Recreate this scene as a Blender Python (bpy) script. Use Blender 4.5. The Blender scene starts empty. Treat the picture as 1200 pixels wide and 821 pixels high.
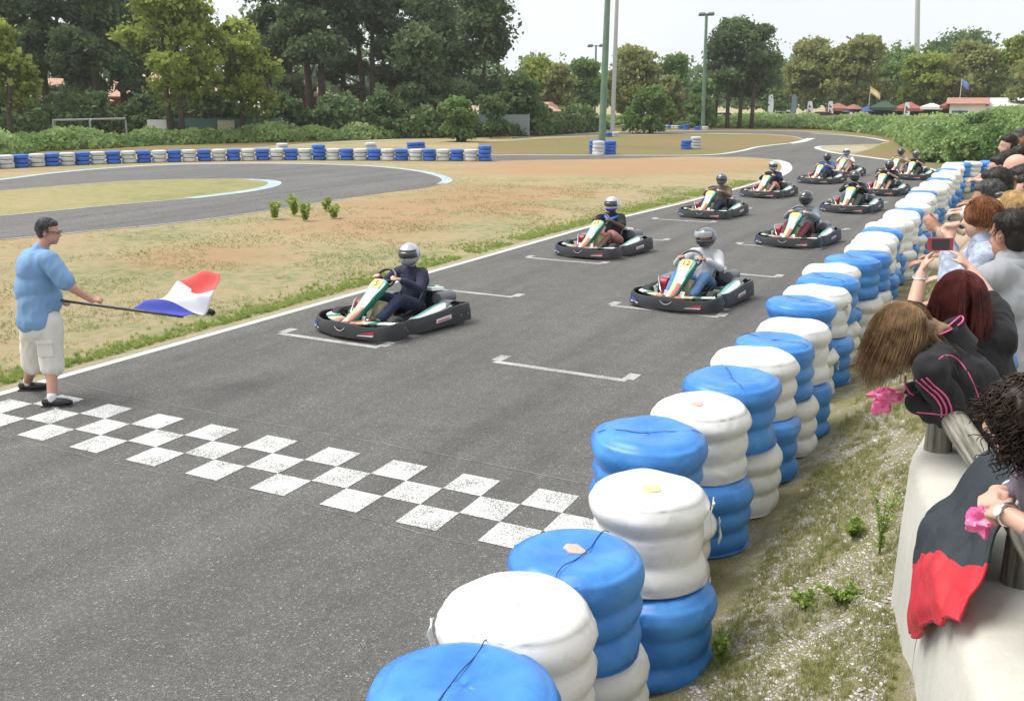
import bpy, bmesh, math, random
import numpy as np
from mathutils import Vector, Matrix, Euler, noise
random.seed(7); rng = np.random.default_rng(7)
R = math.radians; PI = math.pi
scn = bpy.context.scene; COL = scn.collection

# ------------------------------------------------------------------ camera frame (real camera, metres)
CF, CP, CR, CY = 1150.0, .2486, .003, .473
CX, CYY, CH = 8.859, -5.683, 3.065
_fw = np.array([-math.sin(CY)*math.cos(CP), math.cos(CY)*math.cos(CP), -math.sin(CP)])
_r0 = np.array([math.cos(CY), math.sin(CY), 0]); _u0 = np.cross(_r0, _fw)
_r = _r0*math.cos(CR)+_u0*math.sin(CR); _u = -_r0*math.sin(CR)+_u0*math.cos(CR)
_C = np.array([CX, CYY, CH])
def G(px, py, z=0.0):                       # ground point seen at a place of the photograph
    d = _fw+(px-600)/CF*_r+(410.5-py)/CF*_u
    return _C+d*((z-CH)/d[2])
def AT(px, py, D):                          # point at horizontal distance D along a sight line
    d = _fw+(px-600)/CF*_r+(410.5-py)/CF*_u
    return _C+d*(D/math.hypot(d[0], d[1]))
def GL(pts, z=0.0): return [tuple(G(a, b, z)[:2]) for a, b in pts]

# ------------------------------------------------------------------ materials
MATS = {}
def nt(name):
    m = bpy.data.materials.new(name); m.use_nodes = True
    n = m.node_tree; b = n.nodes['Principled BSDF']
    return m, n, b
def lin(c): return tuple(((v/255)/12.92 if v/255 <= .04045 else ((v/255+.055)/1.055)**2.4) for v in c)+(1,)
def mat(name, col, rough=.6, metal=0, var=.12, scale=8, bump=0, bscale=60, coat=0, trans=0, alpha=1, sheen=0):
    if name in MATS: return MATS[name]
    m, n, b = nt(name)
    b.inputs['Roughness'].default_value = rough; b.inputs['Metallic'].default_value = metal
    b.inputs['Coat Weight'].default_value = coat
    if trans: b.inputs['Transmission Weight'].default_value = trans
    b.inputs['Alpha'].default_value = alpha
    if sheen: b.inputs['Sheen Weight'].default_value = sheen
    tc = n.nodes.new('ShaderNodeTexCoord')
    if var:
        no = n.nodes.new('ShaderNodeTexNoise'); no.inputs['Scale'].default_value = scale; no.inputs['Detail'].default_value = 6
        n.links.new(tc.outputs['Object'], no.inputs['Vector'])
        mp = n.nodes.new('ShaderNodeMapRange'); mp.inputs['From Min'].default_value = .3; mp.inputs['From Max'].default_value = .7
        mp.inputs['To Min'].default_value = 1-var; mp.inputs['To Max'].default_value = 1+var
        n.links.new(no.outputs['Fac'], mp.inputs['Value'])
        mx = n.nodes.new('ShaderNodeMix'); mx.data_type = 'RGBA'; mx.blend_type = 'MULTIPLY'; mx.inputs[0].default_value = 1
        mx.inputs[6].default_value = tuple(col[:3])+(1,)
        n.links.new(mp.outputs[0], mx.inputs[7]); n.links.new(mx.outputs[2], b.inputs['Base Color'])
    else: b.inputs['Base Color'].default_value = tuple(col[:3])+(1,)
    if bump:
        n2 = n.nodes.new('ShaderNodeTexNoise'); n2.inputs['Scale'].default_value = bscale; n2.inputs['Detail'].default_value = 4
        n.links.new(tc.outputs['Object'], n2.inputs['Vector'])
        bp = n.nodes.new('ShaderNodeBump'); bp.inputs['Strength'].default_value = bump; bp.inputs['Distance'].default_value = .02
        n.links.new(n2.outputs['Fac'], bp.inputs['Height']); n.links.new(bp.outputs[0], b.inputs['Normal'])
    MATS[name] = m; return m
def ramp(n, fac, stops, interp='LINEAR'):
    r = n.nodes.new('ShaderNodeValToRGB'); r.color_ramp.interpolation = interp
    e = r.color_ramp.elements
    while len(e) > 1: e.remove(e[-1])
    e[0].position = stops[0][0]; e[0].color = tuple(stops[0][1][:3])+(1,)
    for p, c in stops[1:]:
        x = e.new(p); x.color = tuple(c[:3])+(1,)
    if fac is not None: n.links.new(fac, r.inputs[0])
    return r.outputs[0]
def tex(n, kind, scale, vec, detail=5, rough=.5, **kw):
    t = n.nodes.new('ShaderNodeTex'+kind); t.inputs['Scale'].default_value = scale
    if kind == 'Noise': t.inputs['Detail'].default_value = detail; t.inputs['Roughness'].default_value = rough
    if vec is not None: n.links.new(vec, t.inputs['Vector'])
    return t
def mixc(n, fac, a, b, blend='MIX'):
    m = n.nodes.new('ShaderNodeMix'); m.data_type = 'RGBA'; m.blend_type = blend
    for s, v in ((m.inputs[0], fac), (m.inputs[6], a), (m.inputs[7], b)):
        if isinstance(v, (int, float)): s.default_value = v
        elif isinstance(v, tuple): s.default_value = tuple(v[:3])+(1,)
        else: n.links.new(v, s)
    return m.outputs[2]
def bumpn(n, b, h, strength, dist=.01):
    bp = n.nodes.new('ShaderNodeBump'); bp.inputs['Strength'].default_value = strength; bp.inputs['Distance'].default_value = dist
    n.links.new(h, bp.inputs['Height']); n.links.new(bp.outputs[0], b.inputs['Normal'])
def asphalt_mat(name, dark, light):
    m, n, b = nt(name); v = n.nodes.new('ShaderNodeTexCoord').outputs['Object']
    big = tex(n, 'Noise', .35, v, 6, .6); mid = tex(n, 'Noise', 3, v, 5, .6)
    c = ramp(n, big.outputs['Fac'], [(.3, dark), (.7, light)])
    c = mixc(n, .35, c, ramp(n, mid.outputs['Fac'], [(.3, tuple(x*.75 for x in dark[:3])), (.7, tuple(x*1.15 for x in light[:3]))]))
    mp = n.nodes.new('ShaderNodeMapping'); mp.inputs['Scale'].default_value = (1.1, .07, 1); n.links.new(v, mp.inputs[0])
    stx = tex(n, 'Noise', 1.3, mp.outputs[0], 5, .6); c = mixc(n, 1.0, c, ramp(n, stx.outputs['Fac'], [(.36, (.80, .80, .80)), (.5, (1, 1, 1)), (.66, (1.14, 1.13, 1.11))]), 'MULTIPLY')
    sp = tex(n, 'Voronoi', 105, v)
    s = ramp(n, sp.outputs['Color'], [(0, (0, 0, 0)), (.5, (.25, .25, .25)), (.8, (.6, .6, .58)), (.93, (1.9, 1.85, 1.75)), (1, (3.6, 3.5, 3.3))])
    c = mixc(n, .62, c, mixc(n, 1.0, c, s, 'MULTIPLY'))
    f = tex(n, 'Noise', 160, v, 2)
    c = mixc(n, .6, c, mixc(n, 1.0, c, ramp(n, f.outputs['Fac'], [(.35, (.35, .35, .35)), (.65, (1.7, 1.7, 1.7))]), 'MULTIPLY'))
    n.links.new(c, b.inputs['Base Color']); b.inputs['Roughness'].default_value = .85
    bumpn(n, b, sp.outputs['Distance'], .6, .01)
    return m
def paint_mat(name, thr=.5, base=(.62, .62, .60)):
    m, n, b = nt(name); v = n.nodes.new('ShaderNodeTexCoord').outputs['Object']
    f = tex(n, 'Noise', 95, v, 3, .6); big = tex(n, 'Noise', 3.5, v, 4)
    mth = n.nodes.new('ShaderNodeMath'); mth.operation = 'MULTIPLY_ADD'; n.links.new(big.outputs['Fac'], mth.inputs[0])
    mth.inputs[1].default_value = .35; n.links.new(f.outputs['Fac'], mth.inputs[2])
    c = ramp(n, mth.outputs[0], [(thr, base), (thr+.07, (.16, .155, .15))])
    n.links.new(c, b.inputs['Base Color']); b.inputs['Roughness'].default_value = .7
    bumpn(n, b, f.outputs['Fac'], .3, .005)
    return m
def ground_mat(name, stops, s1=.5, s2=6, s3=60, tint=None, amount=.5):
    m, n, b = nt(name); v = n.nodes.new('ShaderNodeTexCoord').outputs['Object']
    a = tex(n, 'Noise', s1, v, 8, .65); c2 = tex(n, 'Noise', s2, v, 8, .7); c3 = tex(n, 'Noise', s3, v, 4, .7)
    mm = n.nodes.new('ShaderNodeMath'); mm.operation = 'ADD'; n.links.new(a.outputs['Fac'], mm.inputs[0]); n.links.new(c2.outputs['Fac'], mm.inputs[1])
    m2 = n.nodes.new('ShaderNodeMath'); m2.operation = 'MULTIPLY'; n.links.new(mm.outputs[0], m2.inputs[0]); m2.inputs[1].default_value = .5
    c = ramp(n, m2.outputs[0], stops)
    c = mixc(n, amount, c, mixc(n, 1.0, c, ramp(n, c3.outputs['Fac'], [(.3, (.35, .35, .3)), (.55, (1, 1, 1)), (.75, (1.6, 1.55, 1.4))]), 'MULTIPLY'))
    if tint:
        t = tex(n, 'Noise', tint[0], v, 5, .6)
        c = mixc(n, ramp(n, t.outputs['Fac'], [(tint[1], (0, 0, 0)), (tint[1]+.12, (1, 1, 1))]), c, tint[2])
    n.links.new(c, b.inputs['Base Color']); b.inputs['Roughness'].default_value = .95
    b.inputs['Specular IOR Level'].default_value = .15
    bumpn(n, b, c3.outputs['Fac'], .8, .04)
    return m
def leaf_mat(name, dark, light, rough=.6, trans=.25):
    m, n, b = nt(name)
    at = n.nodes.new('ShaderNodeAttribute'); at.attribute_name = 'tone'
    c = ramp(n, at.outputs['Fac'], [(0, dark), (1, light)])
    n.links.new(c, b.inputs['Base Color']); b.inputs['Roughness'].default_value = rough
    b.inputs['Specular IOR Level'].default_value = .2
    tr = n.nodes.new('ShaderNodeBsdfTranslucent'); n.links.new(c, tr.inputs[0])
    mx = n.nodes.new('ShaderNodeMixShader'); mx.inputs[0].default_value = trans
    n.links.new(b.outputs[0], mx.inputs[1]); n.links.new(tr.outputs[0], mx.inputs[2])
    n.links.new(mx.outputs[0], n.nodes['Material Output'].inputs[0])
    return m

# ------------------------------------------------------------------ object helpers
def link(o, parent=None):
    COL.objects.link(o)
    if parent is not None: o.parent = parent
    return o
def props(o, label=None, cat=None, group=None, kind=None):
    if label: o['label'] = label
    if cat: o['category'] = cat
    if group: o['group'] = group
    if kind: o['kind'] = kind
    return o
def thing(name, loc, rz, label, cat, group=None):
    o = bpy.data.objects.new(name, None); o.empty_display_size = .1
    o.location = loc; o.rotation_euler = (0, 0, rz); link(o)
    return props(o, label, cat, group)
def copytree(o, parent=None):
    c = o.copy(); COL.objects.link(c)
    if parent is not None: c.parent = parent
    for ch in [x for x in COL.objects if x.parent == o and x != c]: copytree(ch, c)
    return c
class MB:
    def __init__(s): s.v = []; s.f = []; s.m = []; s.mi = 0
    def add(s, vs, fs, mi=None):
        o = len(s.v); s.v += [tuple(map(float, v)) for v in vs]; s.f += [tuple(i+o for i in f) for f in fs]
        s.m += [s.mi if mi is None else mi]*len(fs); return s
    def box(s, c, size, rot=None, mi=None, taper=1):
        x, y, z = (k/2 for k in size); vs = []
        for dz in (-1, 1):
            t = taper if dz > 0 else 1
            for dx, dy in ((-1, -1), (1, -1), (1, 1), (-1, 1)): vs.append(Vector((dx*x*t, dy*y*t, dz*z)))
        if rot is not None:
            M = Euler(rot).to_matrix() if not isinstance(rot, Matrix) else rot
            vs = [M @ v for v in vs]
        vs = [v+Vector(c) for v in vs]
        return s.add(vs, [(3, 2, 1, 0), (4, 5, 6, 7), (0, 1, 5, 4), (1, 2, 6, 5), (2, 3, 7, 6), (3, 0, 4, 7)], mi)
    def loft(s, rings, closed=True, cap=True, mi=None, mis=None):
        n = len(rings[0]); vs = [p for r in rings for p in r]; fs = []; ms = []
        for i in range(len(rings)-1):
            for j in range(n if closed else n-1):
                k = (j+1) % n
                fs.append((i*n+j, i*n+k, (i+1)*n+k, (i+1)*n+j))
                ms.append(mis(i, j) if mis else (s.mi if mi is None else mi))
        o = len(s.v); s.v += [tuple(map(float, v)) for v in vs]; s.f += [tuple(a+o for a in f) for f in fs]; s.m += ms
        if cap and closed:
            m0 = s.mi if mi is None else mi
            s.f += [tuple(o+j for j in reversed(range(n))), tuple(o+(len(rings)-1)*n+j for j in range(n))]; s.m += [m0, m0]
        return s
    def tube(s, pts, r, n=8, mi=None, closed=False):
        pts = [Vector(p) for p in pts]; rs = r if isinstance(r, (list, tuple)) else [r]*len(pts)
        rings = []; prev = None
        for i, p in enumerate(pts):
            if closed: t = (pts[(i+1) % len(pts)]-pts[i-1]).normalized()
            else: t = (pts[min(i+1, len(pts)-1)]-pts[max(i-1, 0)]).normalized()
            if prev is None: a = t.orthogonal().normalized()
            else:
                a = prev-t*prev.dot(t)
                a = a.normalized() if a.length > 1e-6 else t.orthogonal().normalized()
            prev = a; b = t.cross(a)
            rings.append([p+(a*math.cos(2*PI*k/n)+b*math.sin(2*PI*k/n))*rs[i] for k in range(n)])
        if closed: rings.append(rings[0])
        return s.loft(rings, True, not closed, mi)
    def lathe(s, prof, n=24, c=(0, 0, 0), axis='z', mi=None):
        rings = []
        for r, h in prof:
            ring = []
            for k in range(n):
                a = 2*PI*k/n; x, y = r*math.cos(a), r*math.sin(a)
                p = {'z': (x, y, h), 'x': (h, x, y), 'y': (x, h, y)}[axis]
                ring.append((p[0]+c[0], p[1]+c[1], p[2]+c[2]))
            rings.append(ring)
        return s.loft(rings, True, True, mi)
    def prism(s, pts, z0, z1, mi=None):
        n = len(pts); vs = [(x, y, z0) for x, y in pts]+[(x, y, z1) for x, y in pts]
        fs = [tuple(reversed(range(n))), tuple(range(n, 2*n))]+[(i, (i+1) % n, n+(i+1) % n, n+i) for i in range(n)]
        return s.add(vs, fs, mi)
    def ball(s, c, r, nu=14, nv=9, mi=None, rot=None):
        r = (r, r, r) if isinstance(r, (int, float)) else r
        M = Euler(rot).to_matrix() if rot is not None else Matrix.Identity(3); rings = []
        for i in range(nv+1):
            t = PI*(.004+.992*i/nv); rings.append([Vector(c)+M @ Vector((r[0]*math.sin(t)*math.cos(2*PI*k/nu), r[1]*math.sin(t)*math.sin(2*PI*k/nu), -r[2]*math.cos(t))) for k in range(nu)])
        return s.loft(rings, True, True, mi)
    def build(s, name, mats, parent=None, smooth=False, org=None, bevel=0, fix=False, subd=0):
        me = bpy.data.meshes.new(name)
        v = s.v if org is None else [tuple(a-b for a, b in zip(p, org)) for p in s.v]
        me.from_pydata(v, [], s.f)
        for m in (mats if isinstance(mats, (list, tuple)) else [mats]): me.materials.append(m)
        me.polygons.foreach_set('material_index', s.m)
        if fix:
            bm = bmesh.new(); bm.from_mesh(me); bmesh.ops.recalc_face_normals(bm, faces=bm.faces); bm.to_mesh(me); bm.free()
        me.update()
        o = bpy.data.objects.new(name, me); link(o, parent)
        if bevel:
            b = o.modifiers.new('b', 'BEVEL'); b.width = bevel; b.segments = 2; b.limit_method = 'ANGLE'
        if subd:
            b = o.modifiers.new('s', 'SUBSURF'); b.levels = subd; b.render_levels = subd
        if smooth:
            if smooth is True: me.shade_smooth()
            else:
                me.shade_smooth()
                try: me.set_sharp_from_angle(angle=R(smooth))
                except Exception: pass
        return o
def npmesh(name, V, mats, parent=None, tone=None, k=4, smooth=False):
    """V: (N,k,3) separate polygons"""
    N = len(V); me = bpy.data.meshes.new(name)
    me.vertices.add(N*k); me.vertices.foreach_set('co', np.ascontiguousarray(V, dtype=np.float32).ravel())
    me.loops.add(N*k); me.loops.foreach_set('vertex_index', np.arange(N*k, dtype=np.int32))
    me.polygons.add(N); me.polygons.foreach_set('loop_start', np.arange(0, N*k, k, dtype=np.int32))
    try: me.polygons.foreach_set('loop_total', np.full(N, k, dtype=np.int32))
    except Exception: pass
    me.materials.append(mats)
    if tone is not None:
        a = me.attributes.new('tone', 'FLOAT', 'POINT'); a.data.foreach_set('value', np.repeat(tone, k).astype(np.float32))
    me.update(calc_edges=True); me.validate()
    o = bpy.data.objects.new(name, me); link(o, parent); return o
def sheet(name, poly, z, m, kind='structure', steps=0, props_=None):
    bm = bmesh.new(); vs = [bm.verts.new((x, y, z)) for x, y in poly]
    f = bm.faces.new(vs); bmesh.ops.recalc_face_normals(bm, faces=[f])
    if f.normal.z < 0: f.normal_flip()
    bmesh.ops.triangulate(bm, faces=bm.faces[:])
    me = bpy.data.meshes.new(name); bm.to_mesh(me); bm.free(); me.materials.append(m)
    o = bpy.data.objects.new(name, me); link(o); props(o, kind=kind); return o
def catmull(P, n=6, closed=False):
    P = [np.array(p, float) for p in P]; out = []; L = len(P)
    rngi = range(L if closed else L-1)
    for i in rngi:
        p0 = P[i-1] if (closed or i > 0) else P[0]; p1 = P[i]; p2 = P[(i+1) % L]
        p3 = P[(i+2) % L] if (closed or i+2 < L) else P[-1]
        for k in range(n):
            t = k/n; out.append(.5*((2*p1)+(-p0+p2)*t+(2*p0-5*p1+4*p2-p3)*t*t+(-p0+3*p1-3*p2+p3)*t**3))
    if not closed: out.append(P[-1])
    return out
def ribbon(pts, w, side=0):
    """polyline -> polygon of width w; side -1/0/1 offset"""
    P = [np.array(p[:2], float) for p in pts]; L, Rr = [], []
    for i, p in enumerate(P):
        t = P[min(i+1, len(P)-1)]-P[max(i-1, 0)]; t /= (np.hypot(*t)+1e-9); nrm = np.array([-t[1], t[0]])
        ww = w[i] if isinstance(w, (list, tuple)) else w
        L.append(tuple(p+nrm*ww*(.5+side*.5))); Rr.append(tuple(p-nrm*ww*(.5-side*.5)))
    return L, Rr
def strip_mesh(name, pts, w, z, m, kind='structure', side=0, thick=0):
    L, Rr = ribbon(pts, w, side); b = MB()
    if thick:
        n = len(L); rings = [[(a[0], a[1], z), (a[0], a[1], z+thick), (c[0], c[1], z+thick), (c[0], c[1], z)] for a, c in zip(L, Rr)]
        b.loft(rings, True, True)
    else:
        for i in range(len(L)-1): b.add([(*L[i], z), (*Rr[i], z), (*Rr[i+1], z), (*L[i+1], z)], [(0, 1, 2, 3)])
    o = b.build(name, m, fix=True)
    if kind: props(o, kind=kind)
    return o
def fbm(p, s=1.0): return noise.fractal(Vector(p)*s, 1.0, 2.0, 4)
def sstep(a, b, x):
    t = min(1, max(0, (x-a)/(b-a))); return t*t*(3-2*t)

# ------------------------------------------------------------------ camera, world, sun
cd = bpy.data.cameras.new('camera'); cam = bpy.data.objects.new('camera', cd); COL.objects.link(cam); scn.camera = cam
cd.sensor_fit = 'HORIZONTAL'; cd.sensor_width = 36; cd.lens = CF/1200*36; cd.clip_start = .05; cd.clip_end = 3000
cam.matrix_world = Matrix(((_r[0], _u[0], -_fw[0], CX), (_r[1], _u[1], -_fw[1], CYY), (_r[2], _u[2], -_fw[2], CH), (0, 0, 0, 1)))
SUN_EL, SUN_AZ = R(58), R(250)              # azimuth measured clockwise from +Y
w = bpy.data.worlds.new("World"); scn.world = w; w.use_nodes = True; n = w.node_tree
bg = n.nodes['Background']
sky = n.nodes.new('ShaderNodeTexSky'); sky.sky_type = 'NISHITA'; sky.sun_disc = False
sky.sun_elevation = SUN_EL; sky.sun_rotation = SUN_AZ; sky.dust_density = 3; sky.air_density = 1; sky.ozone_density = 1
hs = n.nodes.new('ShaderNodeHueSaturation'); hs.inputs['Saturation'].default_value = .12; n.links.new(sky.outputs[0], hs.inputs['Color'])
tc = n.nodes.new('ShaderNodeTexCoord'); cl = tex(n, 'Noise', 2.2, tc.outputs['Generated'], 5, .5)
cloud = ramp(n, cl.outputs['Fac'], [(.3, (8.9, 9.4, 9.95)), (.7, (10.5, 10.8, 11.0))])
mx = mixc(n, .8, hs.outputs[0], cloud)
n.links.new(mx, bg.inputs[0]); bg.inputs[1].default_value = .067
sd = bpy.data.lights.new('sun', 'SUN'); sd.energy = 2.3; sd.angle = R(38); sd.color = (1, .97, .92)
so = bpy.data.objects.new('sun', sd); COL.objects.link(so)
sdir = Vector((math.sin(SUN_AZ)*math.cos(SUN_EL), math.cos(SUN_AZ)*math.cos(SUN_EL), math.sin(SUN_EL)))
so.rotation_euler = (-sdir).to_track_quat('-Z', 'Y').to_euler(); so.location = (0, 0, 60)
vs = scn.view_settings; vs.view_transform = 'Standard'; vs.look = 'None'; vs.exposure = 0.80; vs.gamma = 1; vs.use_curve_mapping = False
scn.cycles.use_denoising = True; scn.cycles.max_bounces = 6; scn.cycles.transparent_max_bounces = 8

# ------------------------------------------------------------------ ground and track
M_dry = ground_mat('dry_grass', [(.34, (.16, .20, .08)), (.41, (.24, .255, .12)), (.47, (.34, .31, .175)), (.54, (.44, .345, .21)), (.60, (.38, .275, .16)), (.68, (.25, .26, .13))], .20, 3.5, 45, (.14, .60, (.35, .225, .13)))
M_olive = ground_mat('olive_grass', [(.36, (.12, .15, .05)), (.46, (.21, .19, .08)), (.54, (.24, .165, .085)), (.64, (.30, .25, .14))], .08, 1.2, 12)
M_isl = ground_mat('pale_grass', [(.36, (.19, .22, .08)), (.5, (.31, .29, .14)), (.62, (.40, .32, .18))], .12, 1.8, 20)
M_asph = asphalt_mat('asphalt', (.164, .159, .151), (.206, .200, .190))
M_asph2 = asphalt_mat('old_asphalt', (.19, .186, .184), (.24, .235, .232))
M_line = paint_mat('line_paint', .78); M_worn = paint_mat('worn_line_paint', .675, (.46, .455, .44)); M_chk = paint_mat('checker_paint', .685)
M_kerb = mat('kerb_white', (.52, .53, .52), .7, var=.15, scale=3)
M_kerbblue = ground_mat('kerb_pale_blue', [(.4, (.56, .58, .57)), (.48, (.36, .49, .54)), (.58, (.54, .57, .57))], .8, 4, 30, amount=.3)
M_sand = ground_mat('sand', [(.4, (.37, .33, .21)), (.55, (.47, .41, .30))], .5, 6, 60)

gb = MB(); NG = 70
def terr(x, y):
    d = math.hypot(x-CX, y-CYY); return 0.0*sstep(135, 165, d)
radii = [0, 8, 16, 30, 50, 80, 110, 130, 140, 150, 160, 170, 220, 320, 600, 1500]
gv = []; NA = 72
for r_ in radii:
    for k in range(NA):
        x, y = r_*math.cos(2*PI*k/NA), 40+r_*math.sin(2*PI*k/NA)
        gv.append((x, y, terr(x, y)-.004))
gf = []
for i in range(len(radii)-1):
    for k in range(NA):
        k2 = (k+1) % NA
        gf.append((i*NA+k, (i+1)*NA+k, (i+1)*NA+k2, i*NA+k2) if i else (k, NA+k, NA+k2))
gb.v = gv; gb.f = [f for f in gf]; gb.m = [0]*len(gf)
ground = gb.build('ground', M_dry); props(ground, kind='structure')
# main straight and the bends behind it
LX = [(-.69, -14), (-.69, 6), (-.74, 15.5)]
tip_l = GL([(727, 255), (794, 239.5), (866, 220.5), (900, 210.5), (918, 203), (925, 196), (920, 190), (905, 186.5), (880, 184)])
back_near = GL([(800, 183.5), (700, 186.5), (620, 187.5), (575, 188.5), (430, 182), (340, 181)])
back_far = GL([(300, 172.5), (340, 170), (420, 165.5), (520, 161.5), (560, 160), (600, 159)])
main = LX+tip_l+back_near+GL([(300, 181), (300, 173.8), (480, 177), (565, 181.3), (620, 181.5), (700, 181.8), (800, 182), (840, 181), (868, 177), (885, 172.5), (915, 169), (937, 166), (944, 163), (930, 159.5), (900, 157), (840, 156), (770, 157), (700, 158.5), (640, 160), (600, 163), (600, 161), (660, 156.5), (740, 154.5), (840, 153), (930, 153.5), (975, 156.5), (1010, 160.5), (1040, 165.5), (1030, 168.5), (990, 169.5), (962, 171.5), (959, 174), (975, 178.5), (1000, 182), (1043, 187.5), (1075, 194), (1100, 201)])+[(7.75, 26), (7.7, 10), (7.7, -14)]
track = sheet('track', main, .0, M_asph)
isl_out = GL([(-90, 220), (0, 210.5), (60, 203), (120, 197.5), (200, 193), (300, 191.5), (380, 192.5), (440, 195), (485, 199.5), (512, 205), (524, 210.5), (518, 215.5), (500, 220), (450, 226), (400, 233), (300, 249), (200, 261.5), (100, 271), (0, 281), (-100, 290)])
loop = sheet('track_loop', isl_out, .0, M_asph2)
isl_in = GL([(-100, 232), (-40, 226.5), (60, 218.5), (100, 215.5), (150, 212.2), (220, 209.8), (290, 209.3), (318, 211), (327, 214.5), (316, 219), (290, 224.5), (220, 232.5), (100, 243.5), (0, 253), (-100, 262)])
island = sheet('grass_island', isl_in, .004, M_isl)
strip_mesh('kerb_outer', [(x, y) for x, y in catmull([isl_out[k] for k in range(0, 12)], 5)], .42, .004, M_kerbblue)
strip_mesh('kerb_inner', [(x, y) for x, y in catmull(GL([(290, 210.5), (312, 211.5), (322, 214), (316, 218.5), (290, 224), (255, 228.5), (222, 232.4)]), 6)], .5, .008, M_kerbblue)
strip_mesh('edge_line_loop', catmull(GL([(220, 232.6), (100, 243.6), (0, 253.2), (-90, 262)]), 5), .12, .008, M_worn)
strip_mesh('edge_line_loop_far', catmull(GL([(60, 219), (110, 215), (180, 211), (290, 209.6)]), 5), .12, .008, M_worn)
strip_mesh('edge_line_loop_near', catmull(GL([(400, 233.5), (300, 249.3), (200, 261.8), (100, 271.5), (0, 281)]), 5), .1, .006, M_worn)
for nm, pts, wd in (('kerb_back_straight', [(300, 173.8), (480, 177), (565, 181.3), (620, 181.8), (700, 182), (800, 182.2), (840, 181), (868, 177), (890, 172), (925, 168)], .35),
                    ('kerb_bend_left', [(895, 212), (914, 204.5), (922, 198), (919, 191), (908, 187.5)], .5),
                    ('kerb_bend_right', [(985, 170.5), (962, 171.5), (958.5, 174), (975, 178.6), (1000, 182.2), (1043, 187.8), (1075, 194.3), (1100, 201.3), (1120, 208)], .4),
                    ('kerb_far', [(950, 156), (1010, 160.5), (1040, 165.6)], .4), ('kerb_far_island', [(925, 168.3), (938, 166.2), (946, 163.8), (951, 162)], .7),
                    ('kerb_left_far', [(340, 170.2), (420, 165.6), (500, 162), (545, 160.6)], .35)):
    strip_mesh(nm, catmull(GL(pts), 5), wd, .006, M_kerb)
far_isl = GL([(566, 181), (700, 181.4), (800, 181.6), (840, 180.4), (868, 176.2), (890, 171), (925, 167.2), (940, 163.5), (928, 160.2), (900, 158), (840, 157), (770, 158), (700, 159.5), (640, 162), (600, 165), (560, 167)])
sheet('grass_island', far_isl, .003, M_olive)
sheet('sand_patch', GL([(962, 173.5), (985, 171), (1012, 171), (1018, 175), (1000, 178.5), (975, 177)]), .003, M_sand)
def red_zone(m, c, rad, col):
    n = m.node_tree; b_ = n.nodes['Principled BSDF']; src = b_.inputs['Base Color'].links[0].from_socket; tc_ = n.nodes.new('ShaderNodeTexCoord')
    d = n.nodes.new('ShaderNodeVectorMath'); d.operation = 'DISTANCE'; n.links.new(tc_.outputs['Object'], d.inputs[0]); d.inputs[1].default_value = (c[0], c[1], 0)
    f = tex(n, 'Noise', .35, tc_.outputs['Object'], 6, .65); a = n.nodes.new('ShaderNodeMath'); a.operation = 'MULTIPLY_ADD'; n.links.new(f.outputs['Fac'], a.inputs[0]); a.inputs[1].default_value = rad*1.7; n.links.new(d.outputs['Value'], a.inputs[2])
    q = n.nodes.new('ShaderNodeMapRange'); q.inputs['From Min'].default_value = rad*1.75; q.inputs['From Max'].default_value = rad*1.15; q.inputs['To Max'].default_value = .75; n.links.new(a.outputs[0], q.inputs['Value'])
    n.links.new(mixc(n, q.outputs[0], src, col), b_.inputs['Base Color'])
for px_, py_, rad_ in ((700, 190, 13), (650, 200, 6), (790, 196, 7), (430, 262, 3.6), (250, 300, 2.6), (520, 240, 5), (600, 225, 5)): red_zone(M_dry, G(px_, py_), rad_, (.39, .245, .14))
def blobpoly(cx, cy, rx, ry, z, seed):
    pts = []
    for k in range(36):
        a = 2*PI*k/36; f = 1+.35*noise.noise(Vector((math.cos(a)*1.5, math.sin(a)*1.5, seed)))
        pts.append(tuple(G(cx+rx*f*math.cos(a), cy+ry*f*math.sin(a))[:2]))
    return pts
far_l = GL([(-150, 200), (0, 183), (150, 177.5), (300, 172), (420, 164), (560, 159.3), (660, 155.5), (740, 153.5), (640, 145), (300, 145), (-150, 150)])
sheet('far_grass', far_l, .002, M_olive)
far_r = GL([(660, 155.5), (740, 153.8), (840, 152.2), (930, 152.6), (975, 155.6), (1012, 159.8), (1044, 165.8), (1032, 169.2), (1020, 175), (1000, 180), (1043, 186.5), (1075, 193), (1115, 204), (1180, 200), (1200, 160), (1100, 144), (700, 144)])
sheet('far_grass', far_r, .001, M_olive)
# edge line with its sandy border
strip_mesh('edge_line', [(-.64, -14), (-.64, 6), (-.68, 15.5)]+tip_l[:4], .12, .004, M_line)
strip_mesh('sandy_border', [(-.78, -14), (-.78, 6), (-.83, 15.5)]+[(x-.16, y) for x, y in tip_l[:4]], .16, .003, M_sand)
strip_mesh('edge_line', [(6.15, 1.12), (6.15, 30)], .12, .004, M_line)
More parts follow.
